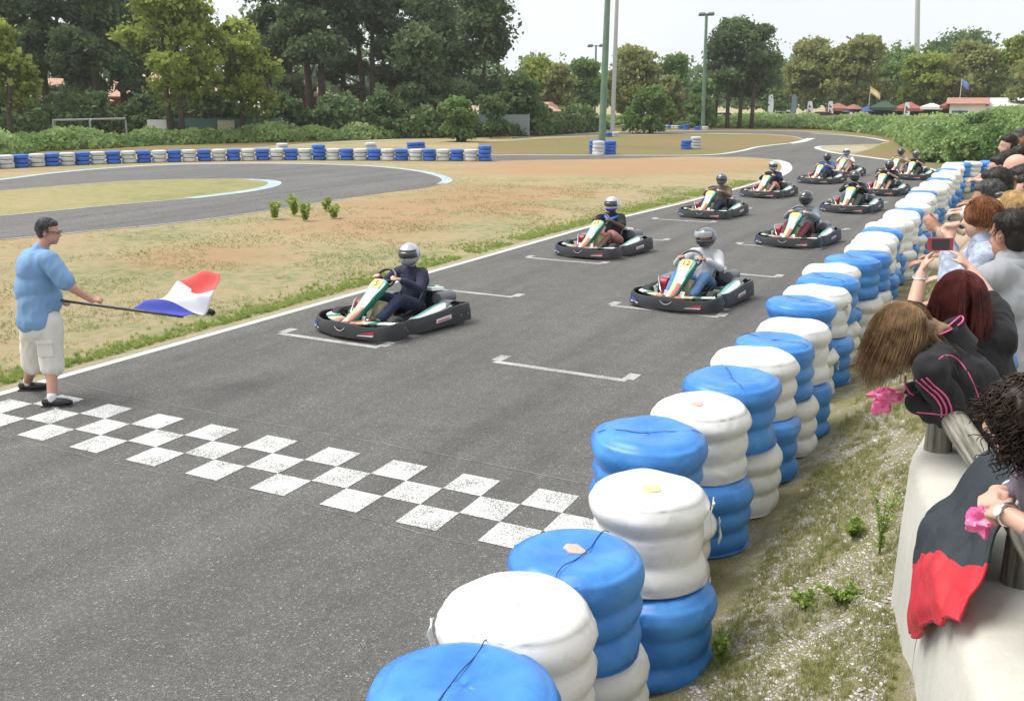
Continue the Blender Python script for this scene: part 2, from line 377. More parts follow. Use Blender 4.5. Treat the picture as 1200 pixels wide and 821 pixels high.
# chequered start line
S_, SK, AS = .355, -.032, 1.023
def cell(b, i, j):
    q = [((i+a+SK*(j+c))*S_, (j+c)*S_*AS) for a, c in ((0, 0), (1, 0), (1, 1), (0, 1))]
    b.add([(x+.004*noise.noise(Vector((x*9, y*9, 1))), y, .004) for x, y in q], [(0, 1, 2, 3)])
b = MB()
for j in range(3):
    for i in range(-1, 18):
        if (i+j) % 2 == 0: cell(b, i, j)
props(b.build('chequered_line', M_chk), kind='structure')
b = MB()
def bar(x0, y0, x1, y1, tl, tr):
    w_ = .055; z = .004
    b.add([(x0, y0-w_, z), (x1, y1-w_, z), (x1, y1+w_, z), (x0, y0+w_, z)], [(0, 1, 2, 3)])
    for x, y, d in ((x0, y0, tl), (x1, y1, tr)):
        if d: b.add([(x-.07, y+w_, z), (x+.07, y+w_, z), (x+.07, y+.32, z), (x-.07, y+.32, z)], [(0, 1, 2, 3)])
for k in range(7):
    y = 4.42+3.78*k+(.12 if k > 3 else 0); bar(.14, y, 1.78, y-.03 if k < 5 else y, 1, 1)
    y = 4.47+3.82*k; bar(3.42, y, 5.14, y-.05, 1, 1)
props(b.build('grid_lines', M_worn), kind='structure')

for pts, wj in (([(-.5, 1.42), (2.2, 1.36), (4.5, 1.40), (6.9, 1.33)], .014), ([(-.5, -.06), (1.8, -.09), (4.2, -.05), (6.5, -.12)], .010)):
    q_ = [(x+.03*noise.noise(Vector((x*3, y*3, 4))), y+.03*noise.noise(Vector((x*3, y*3, 8)))) for x, y in catmull(pts, 10)]
    strip_mesh('pavement_joint', q_, wj, .003, mat('joint_tar', (.19, .185, .175), .9, var=.35, scale=6))
# grassy bank and terrace on the right
M_bank = ground_mat('gravelly_bank', [(.34, (.24, .25, .10)), (.43, (.33, .31, .15)), (.51, (.38, .34, .21)), (.57, (.50, .48, .44)), (.66, (.33, .31, .15))], .9, 7, 90, amount=.8)
def bank_z(x, y):
    return .006+.645*min(1, max(0, (x-7.45)/1.05))**1.15+(.05*noise.noise(Vector((x*1.5, y*1.5, 0)))*sstep(7.7, 8, x)*(1-sstep(8.3, 8.6, x)) if x < 9 else 0)
b = MB(); xs = [7.05, 7.4]+list(np.linspace(7.65, 8.7, 16))+[9.2, 10, 13, 18]; ys = list(np.linspace(-12, 8, 81))+list(np.linspace(8.6, 46, 64))
for y in ys:
    for x in xs:
        zz = bank_z(x, y) if x < 8.65 else .76
        if x < 7.5: zz = .004
        b.v.append((x, y, zz))
nx = len(xs)
b.f = [(i*nx+j, i*nx+j+1, (i+1)*nx+j+1, (i+1)*nx+j) for i in range(len(ys)-1) for j in range(nx-1)]; b.m = [0]*len(b.f)
props(b.build('grass_bank', M_bank, smooth=True), kind='structure')

# ------------------------------------------------------------------ grass blades, weeds and pebbles
M_blade = leaf_mat('blade', (.16, .235, .06), (.46, .43, .21), .7, .4)
M_green = leaf_mat('fresh_blade', (.17, .28, .05), (.42, .50, .15), .6, .35)
def blades(name, P, h, wd, lean, m, tone, nb=1, parent=None):
    """P (N,3) roots"""
    P = np.repeat(np.asarray(P, float), nb, 0); N = len(P); tn = np.repeat(tone, nb)+rng.normal(0, .12, N)
    hh = (np.repeat(h, nb) if np.ndim(h) else np.full(N, h))*rng.uniform(.5, 1.2, N)
    a = rng.uniform(0, 2*PI, N); P = P+np.c_[rng.normal(0, lean*.35, N), rng.normal(0, lean*.35, N), np.zeros(N)]
    d = np.c_[np.cos(a), np.sin(a), np.zeros(N)]; ww = wd*rng.uniform(.6, 1.3, N)[:, None]
    l = rng.normal(0, lean, (N, 2)); top = P+np.c_[l*hh[:, None]/.1*1.0, hh]
    V = np.stack([P-d*ww/2, P+d*ww/2, top], 1)
    return npmesh(name, V, m, parent, np.clip(tn, 0, 1), 3)
def inpoly_x(y): return -.86-.0*y
# tufts along the left edge of the track (dense, green, irregular)
N = 5200; ty = rng.uniform(-1.5, 34, N); dens = np.array([noise.noise(Vector((0, t*.9, 2)))+.25*noise.noise(Vector((0, t*4, 2))) for t in ty])
keep = dens > -.28; ty = ty[keep]; dens = dens[keep]
ex = -.92-.0*ty+np.interp(ty, [0, 15, 22, 30], [0, -.04, .12, .45]); tx = ex-np.abs(rng.normal(0, .30, len(ty)))*(1+dens)*np.clip(.5+ty/16, .5, 1.3)
props(blades('edge_grass', np.c_[tx, ty, np.zeros(len(tx))], np.where(rng.random(len(tx)) < .35, .07, .038), .010, .035, M_green, np.clip(.6+rng.normal(0, .2, len(tx)), 0, 1), 14), 'fresh green grass tufts growing along the left edge of the straight', 'grass', kind='stuff')
# sparse dry grass over the infield
N = 30000; tx = -1-np.abs(rng.normal(0, 5.5, N)); ty = rng.uniform(-3, 30, N)
g = np.array([noise.noise(Vector((a*.5, c*.5, 7)))+.5*noise.noise(Vector((a*2, c*2, 7))) for a, c in zip(tx, ty)])
keep = g > .0; tx, ty, g = tx[keep], ty[keep], g[keep]
sel = (tx > -14)
props(blades('infield_grass', np.c_[tx, ty, np.zeros(len(tx))][sel], .04, .011, .03, M_blade, np.clip(1.0-g[sel]*1.1, .3, 1), 4), 'short dry grass scattered over the infield', 'grass', kind='stuff')
# bank: weeds, clover, pebbles
N = 16000; tx = rng.uniform(7.6, 8.62, N); ty = np.concatenate([rng.uniform(-4.6, 3, N//2), rng.uniform(3, 34, N-N//2)])
g = np.array([noise.noise(Vector((a*3.2, c*2.2, 11)))+.5*noise.noise(Vector((a*11, c*11, 5))) for a, c in zip(tx, ty)])
keep = g > np.where(ty > 3, -.35, -.16); tx, ty, g = tx[keep], ty[keep], g[keep]
tz = np.array([bank_z(a, c) for a, c in zip(tx, ty)])
props(blades('bank_grass', np.c_[tx, ty, tz], np.where(ty > 3, .07, .035), .006, .03, M_blade, np.clip(.75-g*.7, 0, 1), 9), 'patchy short grass and moss between the gravel on the bank', 'grass', kind='stuff')
N = 34000; tx = rng.uniform(7.5, 8.6, N); ty = -4.7+np.abs(rng.normal(0, 4.2, N))
g = np.array([noise.noise(Vector((a*3.2, c*2.2, 11))) for a, c in zip(tx, ty)]); keep = g < .22; tx, ty = tx[keep], ty[keep]
N = len(tx); sz = rng.gamma(2.0, .0020, N)+.0018; tz = np.array([bank_z(a, c) for a, c in zip(tx, ty)])
O = np.array([(1, 0, 0), (0, 1, 0), (-1, 0, 0), (0, -1, 0), (0, 0, .7), (0, 0, -.7)], float)
T = np.array([(0, 1, 4), (1, 2, 4), (2, 3, 4), (3, 0, 4)])
jit = O[None]*(1+rng.uniform(-.35, .35, (N, 6, 1)))*sz[:, None, None]; an = rng.uniform(0, 6.28, N)
ca, sa = np.cos(an), np.sin(an); jx = jit[..., 0]*ca[:, None]-jit[..., 1]*sa[:, None]; jy = jit[..., 0]*sa[:, None]+jit[..., 1]*ca[:, None]
PV = np.stack([jx, jy, jit[..., 2]], -1)+np.c_[tx, ty, tz+.002][:, None, :]
M_peb = leaf_mat('pebble', (.24, .22, .21), (.72, .70, .66), .8, 0)
props(npmesh('gravel', PV[:, T].reshape(-1, 3, 3), M_peb, None, np.repeat(np.clip(rng.beta(2, 2.5, N), 0, 1), 4), 3), 'loose grey and white gravel on the bank beside the tyre barrier', 'gravel', kind='stuff')

def weed(name, loc, h, nst, label, group, m=None, spread=.12, lw=.035, cat='weed', tone=.45):
    t = thing(name, loc, rng.uniform(0, 6), label, cat, group); st = MB(); LV = []
    for k in range(nst):
        a = rng.uniform(0, 2*PI); top = Vector((math.cos(a)*spread*rng.uniform(.2, 1), math.sin(a)*spread*rng.uniform(.2, 1), h*rng.uniform(.6, 1)))
        pts = [Vector((top.x*u*u, top.y*u*u, top.z*u)) for u in (0, .35, .7, 1)]; st.tube(pts, [.004, .003, .002, .001], 4)
        for u in np.linspace(.15, 1, 12):
            c = Vector((top.x*u*u, top.y*u*u, top.z*u))
            for _ in range(3):
                d = Vector(rng.normal(0, 1, 3)); d.z = abs(d.z)*.5; d.normalize(); e = d.cross(Vector(rng.normal(0, 1, 3))).normalized()*lw*.35
                L = lw*rng.uniform(.6, 1.3); LV.append([c, c+d*L*.5+e, c+d*L, c+d*L*.5-e])
    st.build('stem', M_blade, t)
    V = np.array([[tuple(p) for p in q] for q in LV]); npmesh('leaves', V, m or M_green, t, np.clip(rng.normal(tone, .2, len(V)), 0, 1), 4)
    return t
for k, (px, py, h, lb) in enumerate([(322, 257, .75, 'small green weed farthest left in the row on the dry infield'), (345, 253, .95, 'taller green weed second from left in the row on the infield'), (358, 259, .8, 'leafy green weed in the middle of the infield row, slightly nearer the track'),
                                     (384, 248, .6, 'green weed at the right of the infield row beside the last one'), (391, 256, .55, 'low green weed at the right end of the infield row')]):
    p = G(px, py); weed('weed', (p[0], p[1], 0), h*.62, 7, lb, 'green weeds on the infield', spread=.2, lw=.11, tone=.75)
bw = [((1030, 655), .42, 5, 'thin upright weed with a bare stalk growing close to the white wall', .1), ((985, 720), .10, 16, 'bright green clump of clover on the gravel before the white wall', .14), ((942, 715), .08, 12, 'small pale green clump left of the clover patch on the gravel', .1),
      ((845, 775), .16, 14, 'grass tuft at the foot of the nearest blue bottom tyre bundle', .07), ((1000, 635), .13, 12, 'low weed on the bank left of the thin upright weed', .12), ((965, 470), .16, 14, 'grass tuft on the bank beside the barrier below the hooded girl\'s hair', .12)]
for (px, py), h, ns, lb, sp in bw:
    p = G(px, py, .2); z = bank_z(p[0], p[1]); p = G(px, py, z); z = bank_z(p[0], p[1]); weed('weed', (p[0], p[1], z), h, ns, lb, 'weeds on the gravel bank', spread=sp, lw=.03, tone=.5)
# dark clod on the grass by the flag
b = MB(); b.ball((0, 0, .05), (.09, .06, .05), 10, 7); b.ball((.05, .02, .04), (.05, .04, .04), 8, 6)
o = b.build('dirt_clod', mat('dark_clod', (.02, .02, .018), .9, var=.3, bump=.6), smooth=True); p = G(245, 369); o.location = (p[0], p[1], 0); props(o, 'small black lump lying on the grass right of the waved flag', 'clod')

# ------------------------------------------------------------------ trees
LEAFM = {
 'pine': leaf_mat('pine_needles', (.07, .112, .055), (.22, .30, .14), .7, .4),
 'yellow': leaf_mat('young_leaves', (.17, .225, .045), (.43, .50, .12), .6, .45),
 'brown': leaf_mat('oak_leaves', (.17, .195, .065), (.42, .435, .17), .6, .45),
 'green': leaf_mat('green_leaves', (.09, .17, .05), (.27, .39, .13), .6, .42),
 'dark': leaf_mat('dark_leaves', (.07, .12, .05), (.20, .30, .12), .65, .4),
 'hedge': leaf_mat('hedge_leaves', (.07, .115, .045), (.22, .32, .12), .65, .3),
 'fern': leaf_mat('fern_leaves', (.13, .22, .07), (.40, .52, .21), .65, .4)}
M_bark = mat('bark', (.085, .065, .05), .9, var=.3, scale=3, bump=.6, bscale=12)
def quads(C, s, flat=0.0, aspect=1.0):
    N = len(C); a = rng.normal(0, 1, (N, 3)); a /= np.linalg.norm(a, axis=1)[:, None]
    b_ = rng.normal(0, 1, (N, 3)); b_[:, 2] *= (1-flat); b_ -= a*(a*b_).sum(1)[:, None]; b_ /= np.linalg.norm(b_, axis=1)[:, None]+1e-9
    s = (s*np.clip(rng.lognormal(-.12, .42, N), .25, 1.9))[:, None] if np.ndim(s) == 0 else s[:, None]
    a = a*s*.5*aspect; b_ = b_*s*.5
    return np.stack([C-a-b_*.3, C-b_*.9+a*.1, C+a+b_*.3, C+b_*.9-a*.1], 1)
def crown_pts(kind, H, Wd, zb, n, seed, lobes):
    r = np.random.default_rng(seed); out = []; tone = []
    Hc = H-zb
    L = []
    for k in range(lobes):
        u = r.uniform(0, 1)
        if kind == 'pine': prof = (1-.55*u)*(.65+.35*r.random())
        else: prof = math.sin(PI*(.18+.72*u))
        a = r.uniform(0, 2*PI); rad = Wd*.5*prof*r.uniform(.35, .78)
        zc = zb+Hc*(.06+.84*u); sz = (Wd*.5)*r.uniform(.26, .46)*(.8+.3*(1-u))
        L.append((np.array([rad*math.cos(a), rad*math.sin(a), min(zc, H-sz*.62)]), np.array([sz, sz, sz*(.62 if kind == 'pine' else .72)])))
    L.append((np.array([0, 0, zb+Hc*.55]), np.array([Wd*.3, Wd*.3, Hc*.33])))
    L.append((np.array([0, 0, H-Wd*.24]), np.array([Wd*.24, Wd*.24, Wd*.22])))
    per = n//len(L)
    for c, s in L:
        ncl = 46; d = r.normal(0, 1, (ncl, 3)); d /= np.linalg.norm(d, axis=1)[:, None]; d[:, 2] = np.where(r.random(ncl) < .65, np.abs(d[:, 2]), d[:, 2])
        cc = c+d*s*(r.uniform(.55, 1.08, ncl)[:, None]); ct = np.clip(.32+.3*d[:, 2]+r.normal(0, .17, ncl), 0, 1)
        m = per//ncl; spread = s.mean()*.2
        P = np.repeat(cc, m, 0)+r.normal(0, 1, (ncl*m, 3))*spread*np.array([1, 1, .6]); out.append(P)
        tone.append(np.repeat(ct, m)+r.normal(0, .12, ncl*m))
    return np.concatenate(out), np.clip(np.concatenate(tone), 0, 1)
_ts = [100]
def tree(name, px, D, top, wpx, kind, label, group=None, zb=.25, n=9000, leaf=.34, lobes=13, base=None, trunks=1, cat='tree'):
    _ts[0] += 1; p = AT(px, 150, D); z0 = terr(p[0], p[1]) if base is None else base
    H = AT(px, top, D)[2]-z0; Wd = wpx/CF*D
    t = thing(name, (p[0], p[1], z0), 0, label, cat, group)
    P, tone = crown_pts('pine' if kind == 'pine' else 'x', H, Wd, H*zb, n, _ts[0], lobes)
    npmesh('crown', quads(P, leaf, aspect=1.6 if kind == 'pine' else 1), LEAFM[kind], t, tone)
    b = MB()
    for q in range(trunks):
        ox = (q-(trunks-1)/2)*Wd*.13; r0 = .018*H+.05
        pts = [Vector((ox, 0, -.2)), Vector((ox*1.1+rng.normal(0, .1), rng.normal(0, .1), H*.3)), Vector((ox*1.3+rng.normal(0, .3), rng.normal(0, .3), H*.6)), Vector((ox, 0, H*.9))]
        b.tube(pts, [r0, r0*.75, r0*.45, r0*.12], 8)
        for k in range(8):
            u = rng.uniform(max(zb*.75, .15), .85); z = H*u; a = rng.uniform(0, 2*PI); Lb = Wd*.42*(1-.6*u)*rng.uniform(.6, 1)
            s = Vector((ox, 0, z)); e = s+Vector((math.cos(a)*Lb, math.sin(a)*Lb, Lb*rng.uniform(.15, .5)))
            b.tube([s, s.lerp(e, .5)+Vector((0, 0, -.03*Lb)), e], [r0*.4*(1-u*.5), r0*.25*(1-u*.5), .02], 5)
    b.build('trunk', M_bark, t, smooth=True)
    return t
TG = 'trees beyond the kart track'
# left wood: dark pines, a large yellow-green tree in front, small ones below
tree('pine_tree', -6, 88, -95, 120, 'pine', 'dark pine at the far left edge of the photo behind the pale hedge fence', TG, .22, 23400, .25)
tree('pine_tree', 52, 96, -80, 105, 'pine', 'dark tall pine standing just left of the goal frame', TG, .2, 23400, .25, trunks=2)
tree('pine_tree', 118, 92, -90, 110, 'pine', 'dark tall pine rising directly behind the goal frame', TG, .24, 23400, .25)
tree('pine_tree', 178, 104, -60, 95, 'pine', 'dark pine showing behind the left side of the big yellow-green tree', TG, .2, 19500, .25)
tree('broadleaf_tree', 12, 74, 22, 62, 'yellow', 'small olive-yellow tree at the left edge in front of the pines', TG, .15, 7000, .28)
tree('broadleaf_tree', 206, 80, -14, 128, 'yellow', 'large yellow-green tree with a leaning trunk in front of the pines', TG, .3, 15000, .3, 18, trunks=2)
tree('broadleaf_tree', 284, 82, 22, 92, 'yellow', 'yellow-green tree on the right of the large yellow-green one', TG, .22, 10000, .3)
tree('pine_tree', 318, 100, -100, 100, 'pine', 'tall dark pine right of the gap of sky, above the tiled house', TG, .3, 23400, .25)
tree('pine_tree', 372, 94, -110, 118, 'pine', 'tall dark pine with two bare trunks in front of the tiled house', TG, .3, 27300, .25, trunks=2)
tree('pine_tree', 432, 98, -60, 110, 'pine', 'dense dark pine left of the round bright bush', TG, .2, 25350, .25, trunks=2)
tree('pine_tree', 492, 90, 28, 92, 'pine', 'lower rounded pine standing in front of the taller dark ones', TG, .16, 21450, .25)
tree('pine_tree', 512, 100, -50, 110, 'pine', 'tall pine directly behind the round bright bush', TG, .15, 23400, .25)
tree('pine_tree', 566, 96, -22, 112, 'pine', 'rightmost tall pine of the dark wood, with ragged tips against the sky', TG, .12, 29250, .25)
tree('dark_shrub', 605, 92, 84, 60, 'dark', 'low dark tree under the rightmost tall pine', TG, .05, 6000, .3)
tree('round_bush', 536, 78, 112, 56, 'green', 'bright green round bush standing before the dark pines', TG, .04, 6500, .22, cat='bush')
for k, (px, tp, wd, lb) in enumerate([(22, 102, 70, 'dark low shrub at the left edge under the olive-yellow tree'), (100, 108, 76, 'low shrub behind the left post of the goal frame'), (170, 112, 74, 'dark shrub right of the goal frame'),
                                      (252, 108, 70, 'dark shrub under the yellow-green trees'), (338, 112, 56, 'dark hedge shrub under the tiled roof of the house'), (388, 112, 56, 'dark hedge shrub right of the tiled house'),
                                      (448, 106, 56, 'dark shrub between the pine trunks left of the bright bush'), (575, 112, 50, 'dark shrub right of the bright round bush')]):
    tree('dark_shrub', px, 86, tp, wd, 'dark', lb, 'dark shrubs under the pines', .02, 5000, .26, 9, cat='bush')
for px, D, tp, wd, lb in ((28, 102, -70, 90, 'left edge'), (86, 106, -60, 90, 'goal frame'), (148, 102, -55, 84, 'white board'), (345, 106, -70, 90, 'tiled brick house'), (404, 106, -55, 90, 'bare pine trunks'), (462, 104, -50, 88, 'lower rounded pine'), (542, 106, -30, 80, 'round bright bush')):
    tree('pine_tree', px, D, tp, wd, 'pine', 'dark pine in the rear row of the wood, beyond the '+lb, TG, .12, 13000, .26)
# middle
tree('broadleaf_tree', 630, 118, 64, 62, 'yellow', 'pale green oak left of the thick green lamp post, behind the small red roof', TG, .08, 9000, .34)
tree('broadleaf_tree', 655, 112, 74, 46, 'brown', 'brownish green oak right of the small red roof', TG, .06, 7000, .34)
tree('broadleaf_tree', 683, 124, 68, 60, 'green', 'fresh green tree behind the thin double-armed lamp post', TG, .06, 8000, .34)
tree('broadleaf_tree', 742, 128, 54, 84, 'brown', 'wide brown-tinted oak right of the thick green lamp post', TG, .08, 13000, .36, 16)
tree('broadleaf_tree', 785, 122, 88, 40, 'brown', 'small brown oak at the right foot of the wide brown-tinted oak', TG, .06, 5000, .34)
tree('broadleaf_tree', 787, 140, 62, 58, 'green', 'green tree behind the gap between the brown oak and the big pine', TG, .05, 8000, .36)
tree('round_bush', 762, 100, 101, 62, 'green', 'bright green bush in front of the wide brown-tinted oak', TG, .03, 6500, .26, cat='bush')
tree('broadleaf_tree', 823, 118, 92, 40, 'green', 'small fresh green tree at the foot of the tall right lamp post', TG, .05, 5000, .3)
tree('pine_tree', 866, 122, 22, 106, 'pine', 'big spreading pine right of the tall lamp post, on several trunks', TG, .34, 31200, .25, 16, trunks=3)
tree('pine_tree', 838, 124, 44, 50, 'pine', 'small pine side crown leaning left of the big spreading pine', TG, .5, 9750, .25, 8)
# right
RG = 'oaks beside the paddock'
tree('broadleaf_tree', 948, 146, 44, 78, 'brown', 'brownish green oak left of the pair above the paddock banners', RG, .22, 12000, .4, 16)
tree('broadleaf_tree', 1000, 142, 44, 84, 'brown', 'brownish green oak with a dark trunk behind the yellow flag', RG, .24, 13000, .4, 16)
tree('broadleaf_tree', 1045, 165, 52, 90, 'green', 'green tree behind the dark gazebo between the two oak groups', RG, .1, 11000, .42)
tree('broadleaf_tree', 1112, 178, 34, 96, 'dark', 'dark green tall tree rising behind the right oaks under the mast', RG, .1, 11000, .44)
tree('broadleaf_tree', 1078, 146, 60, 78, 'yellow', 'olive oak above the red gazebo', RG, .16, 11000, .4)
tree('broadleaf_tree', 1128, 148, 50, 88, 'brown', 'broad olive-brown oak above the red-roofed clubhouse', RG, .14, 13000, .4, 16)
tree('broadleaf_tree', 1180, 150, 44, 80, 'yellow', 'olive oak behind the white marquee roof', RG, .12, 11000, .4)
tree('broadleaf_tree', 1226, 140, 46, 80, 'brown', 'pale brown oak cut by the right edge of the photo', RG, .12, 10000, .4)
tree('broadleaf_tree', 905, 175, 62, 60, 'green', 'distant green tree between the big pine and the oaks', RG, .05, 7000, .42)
# far wood closing the view behind everything
def mass(name, path, wd, h0, h1, n, m, s, label, cat, seed, kind='stuff', toneb=.4, zf=None):
    r = np.random.default_rng(seed); P = np.array([p[:2] for p in path]); seg = np.hypot(*(P[1:]-P[:-1]).T); cum = np.r_[0, np.cumsum(seg)]
    u = r.uniform(0, cum[-1], n); x = np.interp(u, cum, P[:, 0]); y = np.interp(u, cum, P[:, 1])
    W_ = np.interp(u, cum, wd) if np.ndim(wd) else wd; H0 = np.interp(u, cum, h0) if np.ndim(h0) else h0; H1 = np.interp(u, cum, h1) if np.ndim(h1) else h1
    i = np.clip(np.searchsorted(cum, u)-1, 0, len(seg)-1); t = (P[1:]-P[:-1])[i]/seg[i][:, None]; nn = np.c_[-t[:, 1], t[:, 0]]
    v = r.uniform(-1, 1, n); x = x+nn[:, 0]*v*W_/2; y = y+nn[:, 1]*v*W_/2
    nz = np.array([noise.noise(Vector((a*.22, b_*.22, seed))) + .6*noise.noise(Vector((a*.7, b_*.7, seed))) for a, b_ in zip(x, y)])
    hh = (H1-H0)*np.sqrt(np.maximum(0, 1-v**2))*np.clip(.72+.85*nz, .15, 1.12); z = H0+hh*np.sqrt(r.uniform(.05, 1, n))
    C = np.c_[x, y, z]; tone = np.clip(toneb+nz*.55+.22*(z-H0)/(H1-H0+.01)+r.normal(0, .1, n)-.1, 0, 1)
    o = npmesh(name, quads(C, s), m, None, tone); props(o, label, cat, kind=kind); return o
fw_path = [AT(px, 150, 215)[:2] for px in (-120, 0, 150, 300, 450, 600, 700, 800, 900, 1000, 1100, 1200, 1330)]
mass('far_wood', fw_path, 24, 1.6, [22, 22, 22, 22, 18, 12.5, 11, 11.5, 11.5, 12.5, 15, 15, 14], 42000, LEAFM['dark'], .9, 'dark distant wood closing the horizon behind the trees', 'wood', 21)
mass('undergrowth', [AT(px, 150, d)[:2] for px, d in ((-80, 80), (60, 84), (200, 86), (330, 88), (450, 86), (600, 92), (690, 108))], 5, 0, [4.2, 4.2, 4.0, 3.6, 3.6, 3.2, 2.4], 36000, LEAFM['hedge'], .32, 'dark undergrowth along the foot of the pine wood', 'undergrowth', 5, toneb=.3)
mass('bracken', GL([(-90, 192), (0, 177), (70, 174.5), (150, 170), (260, 166.5), (350, 165), (450, 161.5), (540, 157.5), (640, 152)]), [5, 5, 5, 5, 5, 5, 5, 5, 5], 0, [1.5, 1.5, 1.2, 1.2, 1.3, 1.3, 1.3, 1.2, 1.1], 40000, LEAFM['fern'], .25, 'bright bracken bank in front of the pine wood', 'bracken', 9)
mass('bracken', GL([(540, 154), (620, 150.5), (655, 150)]), 3, 0, 1.5, 4000, LEAFM['hedge'], .25, 'dark brambles behind the left end of the far grass island', 'brambles', 10)

# long bushy berm on the right
foot = [(600, 148), (690, 147), (740, 147), (820, 150), (900, 150), (960, 152), (1010, 156), (1045, 162), (1062, 172), (1085, 184), (1120, 195), (1150, 197), (1190, 200), (1230, 215)]
crest = [(600, 143), (690, 139), (740, 134), (820, 133), (900, 133.5), (960, 134), (1010, 134), (1060, 135.5), (1085, 135), (1110, 134), (1140, 132), (1165, 128), (1195, 124), (1240, 116)]
fp = [G(*p)[:2] for p in foot]; rings = []
for (a, c, f) in zip(foot, crest, fp):
    Df = math.hypot(f[0]-CX, f[1]-CYY); d = 5.0+Df*.035
    cr = AT(c[0], c[1], Df+d); bk = AT(c[0], 150, Df+2*d); md = .5*(np.array(f)+cr[:2])
    zc = max(.3, cr[2]-.6)
    rings.append([(f[0], f[1], -.05), (md[0], md[1], zc*.72), (cr[0], cr[1], zc), (bk[0], bk[1], terr(bk[0], bk[1])-.1)])
rs = [catmull([r_[j] for r_ in rings], 5) for j in range(4)]
b = MB(); b.loft([[rs[j][i] for j in range(4)] for i in range(len(rs[0]))], False, False)
berm = b.build('berm', ground_mat('berm_soil', [(.4, (.07, .10, .03)), (.6, (.13, .16, .05))], .3, 3, 20), fix=True, smooth=True); props(berm, kind='structure')
N = 90000; ii = rng.integers(0, len(rs[0])-1, N); RA = np.array(rs)   # (4,n,3)
wgt = rng.uniform(0, 1, N)
fr = rng.uniform(0, 2.25, N); j = fr.astype(int); t = (fr-j)[:, None]
A = RA[j, ii]*(1-t)+RA[np.minimum(j+1, 3), ii]*t; Bq = RA[j, ii+1]*(1-t)+RA[np.minimum(j+1, 3), ii+1]*t
P = A*(1-wgt[:, None])+Bq*wgt[:, None]
nz = np.array([noise.noise(Vector((p[0]*.35, p[1]*.35, 3)))+.6*noise.noise(Vector((p[0]*1.1, p[1]*1.1, 3))) for p in P])
P[:, 2] += rng.uniform(0, 1, N)**.6*(.25+.6*np.clip(nz+.3, 0, 1)); P[:, :2] += rng.normal(0, .25, (N, 2))
dist = np.hypot(P[:, 0]-CX, P[:, 1]-CYY)
o = npmesh('berm_bushes', quads(P, np.clip(dist/330, .14, .34)*rng.uniform(.6, 1.3, N)), LEAFM['fern'], None, np.clip(.42+nz*.95+rng.normal(0, .16, N), 0, 1))
props(o, 'dense green bracken and brambles covering the long berm', 'brambles', kind='stuff')
for px, py, h, wd, lb in ((1142, 190, 2.5, 2.6, 'dark green bush on the berm foot behind the far end of the tyre barrier'), (1122, 196, 1.6, 2.2, 'light green bush on the berm foot left of the dark bush'), (1100, 190, 1.1, 2.4, 'low green bush at the berm foot above the rearmost karts')):
    p = G(px, py); t = thing('bush', (p[0], p[1], 0), 0, lb, 'bush', 'bushes at the foot of the berm')
    P_, tn = crown_pts('x', h, wd, .05, 6000, int(px), 9); npmesh('foliage', quads(P_, .16), LEAFM['hedge' if px == 1142 else 'fern'], t, tn)
    st = MB(); [st.tube([(0, 0, 0), (.3*math.cos(a), .3*math.sin(a), h*.5)], [.03, .012], 5) for a in (0, 2, 4)]; st.build('stem', M_bark, t)

# ------------------------------------------------------------------ buildings and paddock
M_tile = mat('roof_tiles', (.50, .30, .22), .8, var=.25, scale=2.5, bump=.5, bscale=10)
M_tilefar = mat('pale_roof_tiles', (.40, .20, .15), .8, var=.2, scale=2)
M_brick = mat('red_brick', (.28, .11, .07), .85, var=.2, scale=6, bump=.4, bscale=20)
M_whitew = mat('white_render', (.72, .7, .66), .8, var=.08, scale=1); M_dark = mat('dark_opening', (.03, .03, .035), .4, var=.1)
M_blue = mat('blue_shutter', (.04, .11, .22), .5); M_wmetal = mat('white_metal', (.75, .76, .76), .45, var=.05)
def house(px, D, py_eave, py_ridge, wpx, depth, wallm, roofm, label, rz=None, wins=(), hip=True, base=None, group=None):
    p = AT(px, 150, D); z0 = terr(p[0], p[1]) if base is None else base; ez = AT(px, py_eave, D)[2]-z0; rzz = AT(px, py_ridge, D)[2]-z0; W_ = wpx/CF*D
    ang = math.atan2(p[1]-CYY, p[0]-CX)-PI/2 if rz is None else rz
    t = thing('house', (p[0], p[1], z0), ang, label, 'house', group)
    b = MB(); b.box((0, depth/2, ez/2-.1), (W_, depth, ez+.2)); b.build('wall', wallm, t)
    b = MB(); o_ = .45; e = ez-.05; hw = W_/2+o_; hi = hw-depth*.45 if hip else hw
    th = .12
    V = [(-hw, -o_, e), (hw, -o_, e), (hw, depth+o_, e), (-hw, depth+o_, e), (-hi, depth/2, rzz), (hi, depth/2, rzz)]
    b.add(V+[(x, y, z+th) for x, y, z in V], [(6, 7, 11, 10), (7, 8, 11), (8, 9, 10, 11), (9, 6, 10), (0, 3, 2, 1), (0, 1, 7, 6), (1, 2, 8, 7), (2, 3, 9, 8), (3, 0, 6, 9)])
    if not hip: b.add([(-W_/2, 0, ez), (-W_/2, depth, ez), (-W_/2, depth/2, rzz), (W_/2, 0, ez), (W_/2, depth, ez), (W_/2, depth/2, rzz)], [(0, 1, 2), (3, 5, 4)])
    b.build('roof', roofm, t, fix=True)
    for (u, z, ww, hh, m) in wins:
        f = MB(); f.box((u*W_, -.02, z), (ww+.16, .07, hh+.16)); fo = f.build('window' if hh < 1.8 else 'door', M_whitew, t)
        f = MB(); f.box((u*W_, -.06, z), (ww, .05, hh)); f.build('pane', m, fo)
    return t
house(40, 112, 119, 92, 150, 10, M_whitew, M_tile, 'long tiled house behind the pines at the far left', wins=[(-.2, 1.4, 1.4, 1.2, M_dark), (.2, 1.4, 1.4, 1.2, M_dark)])
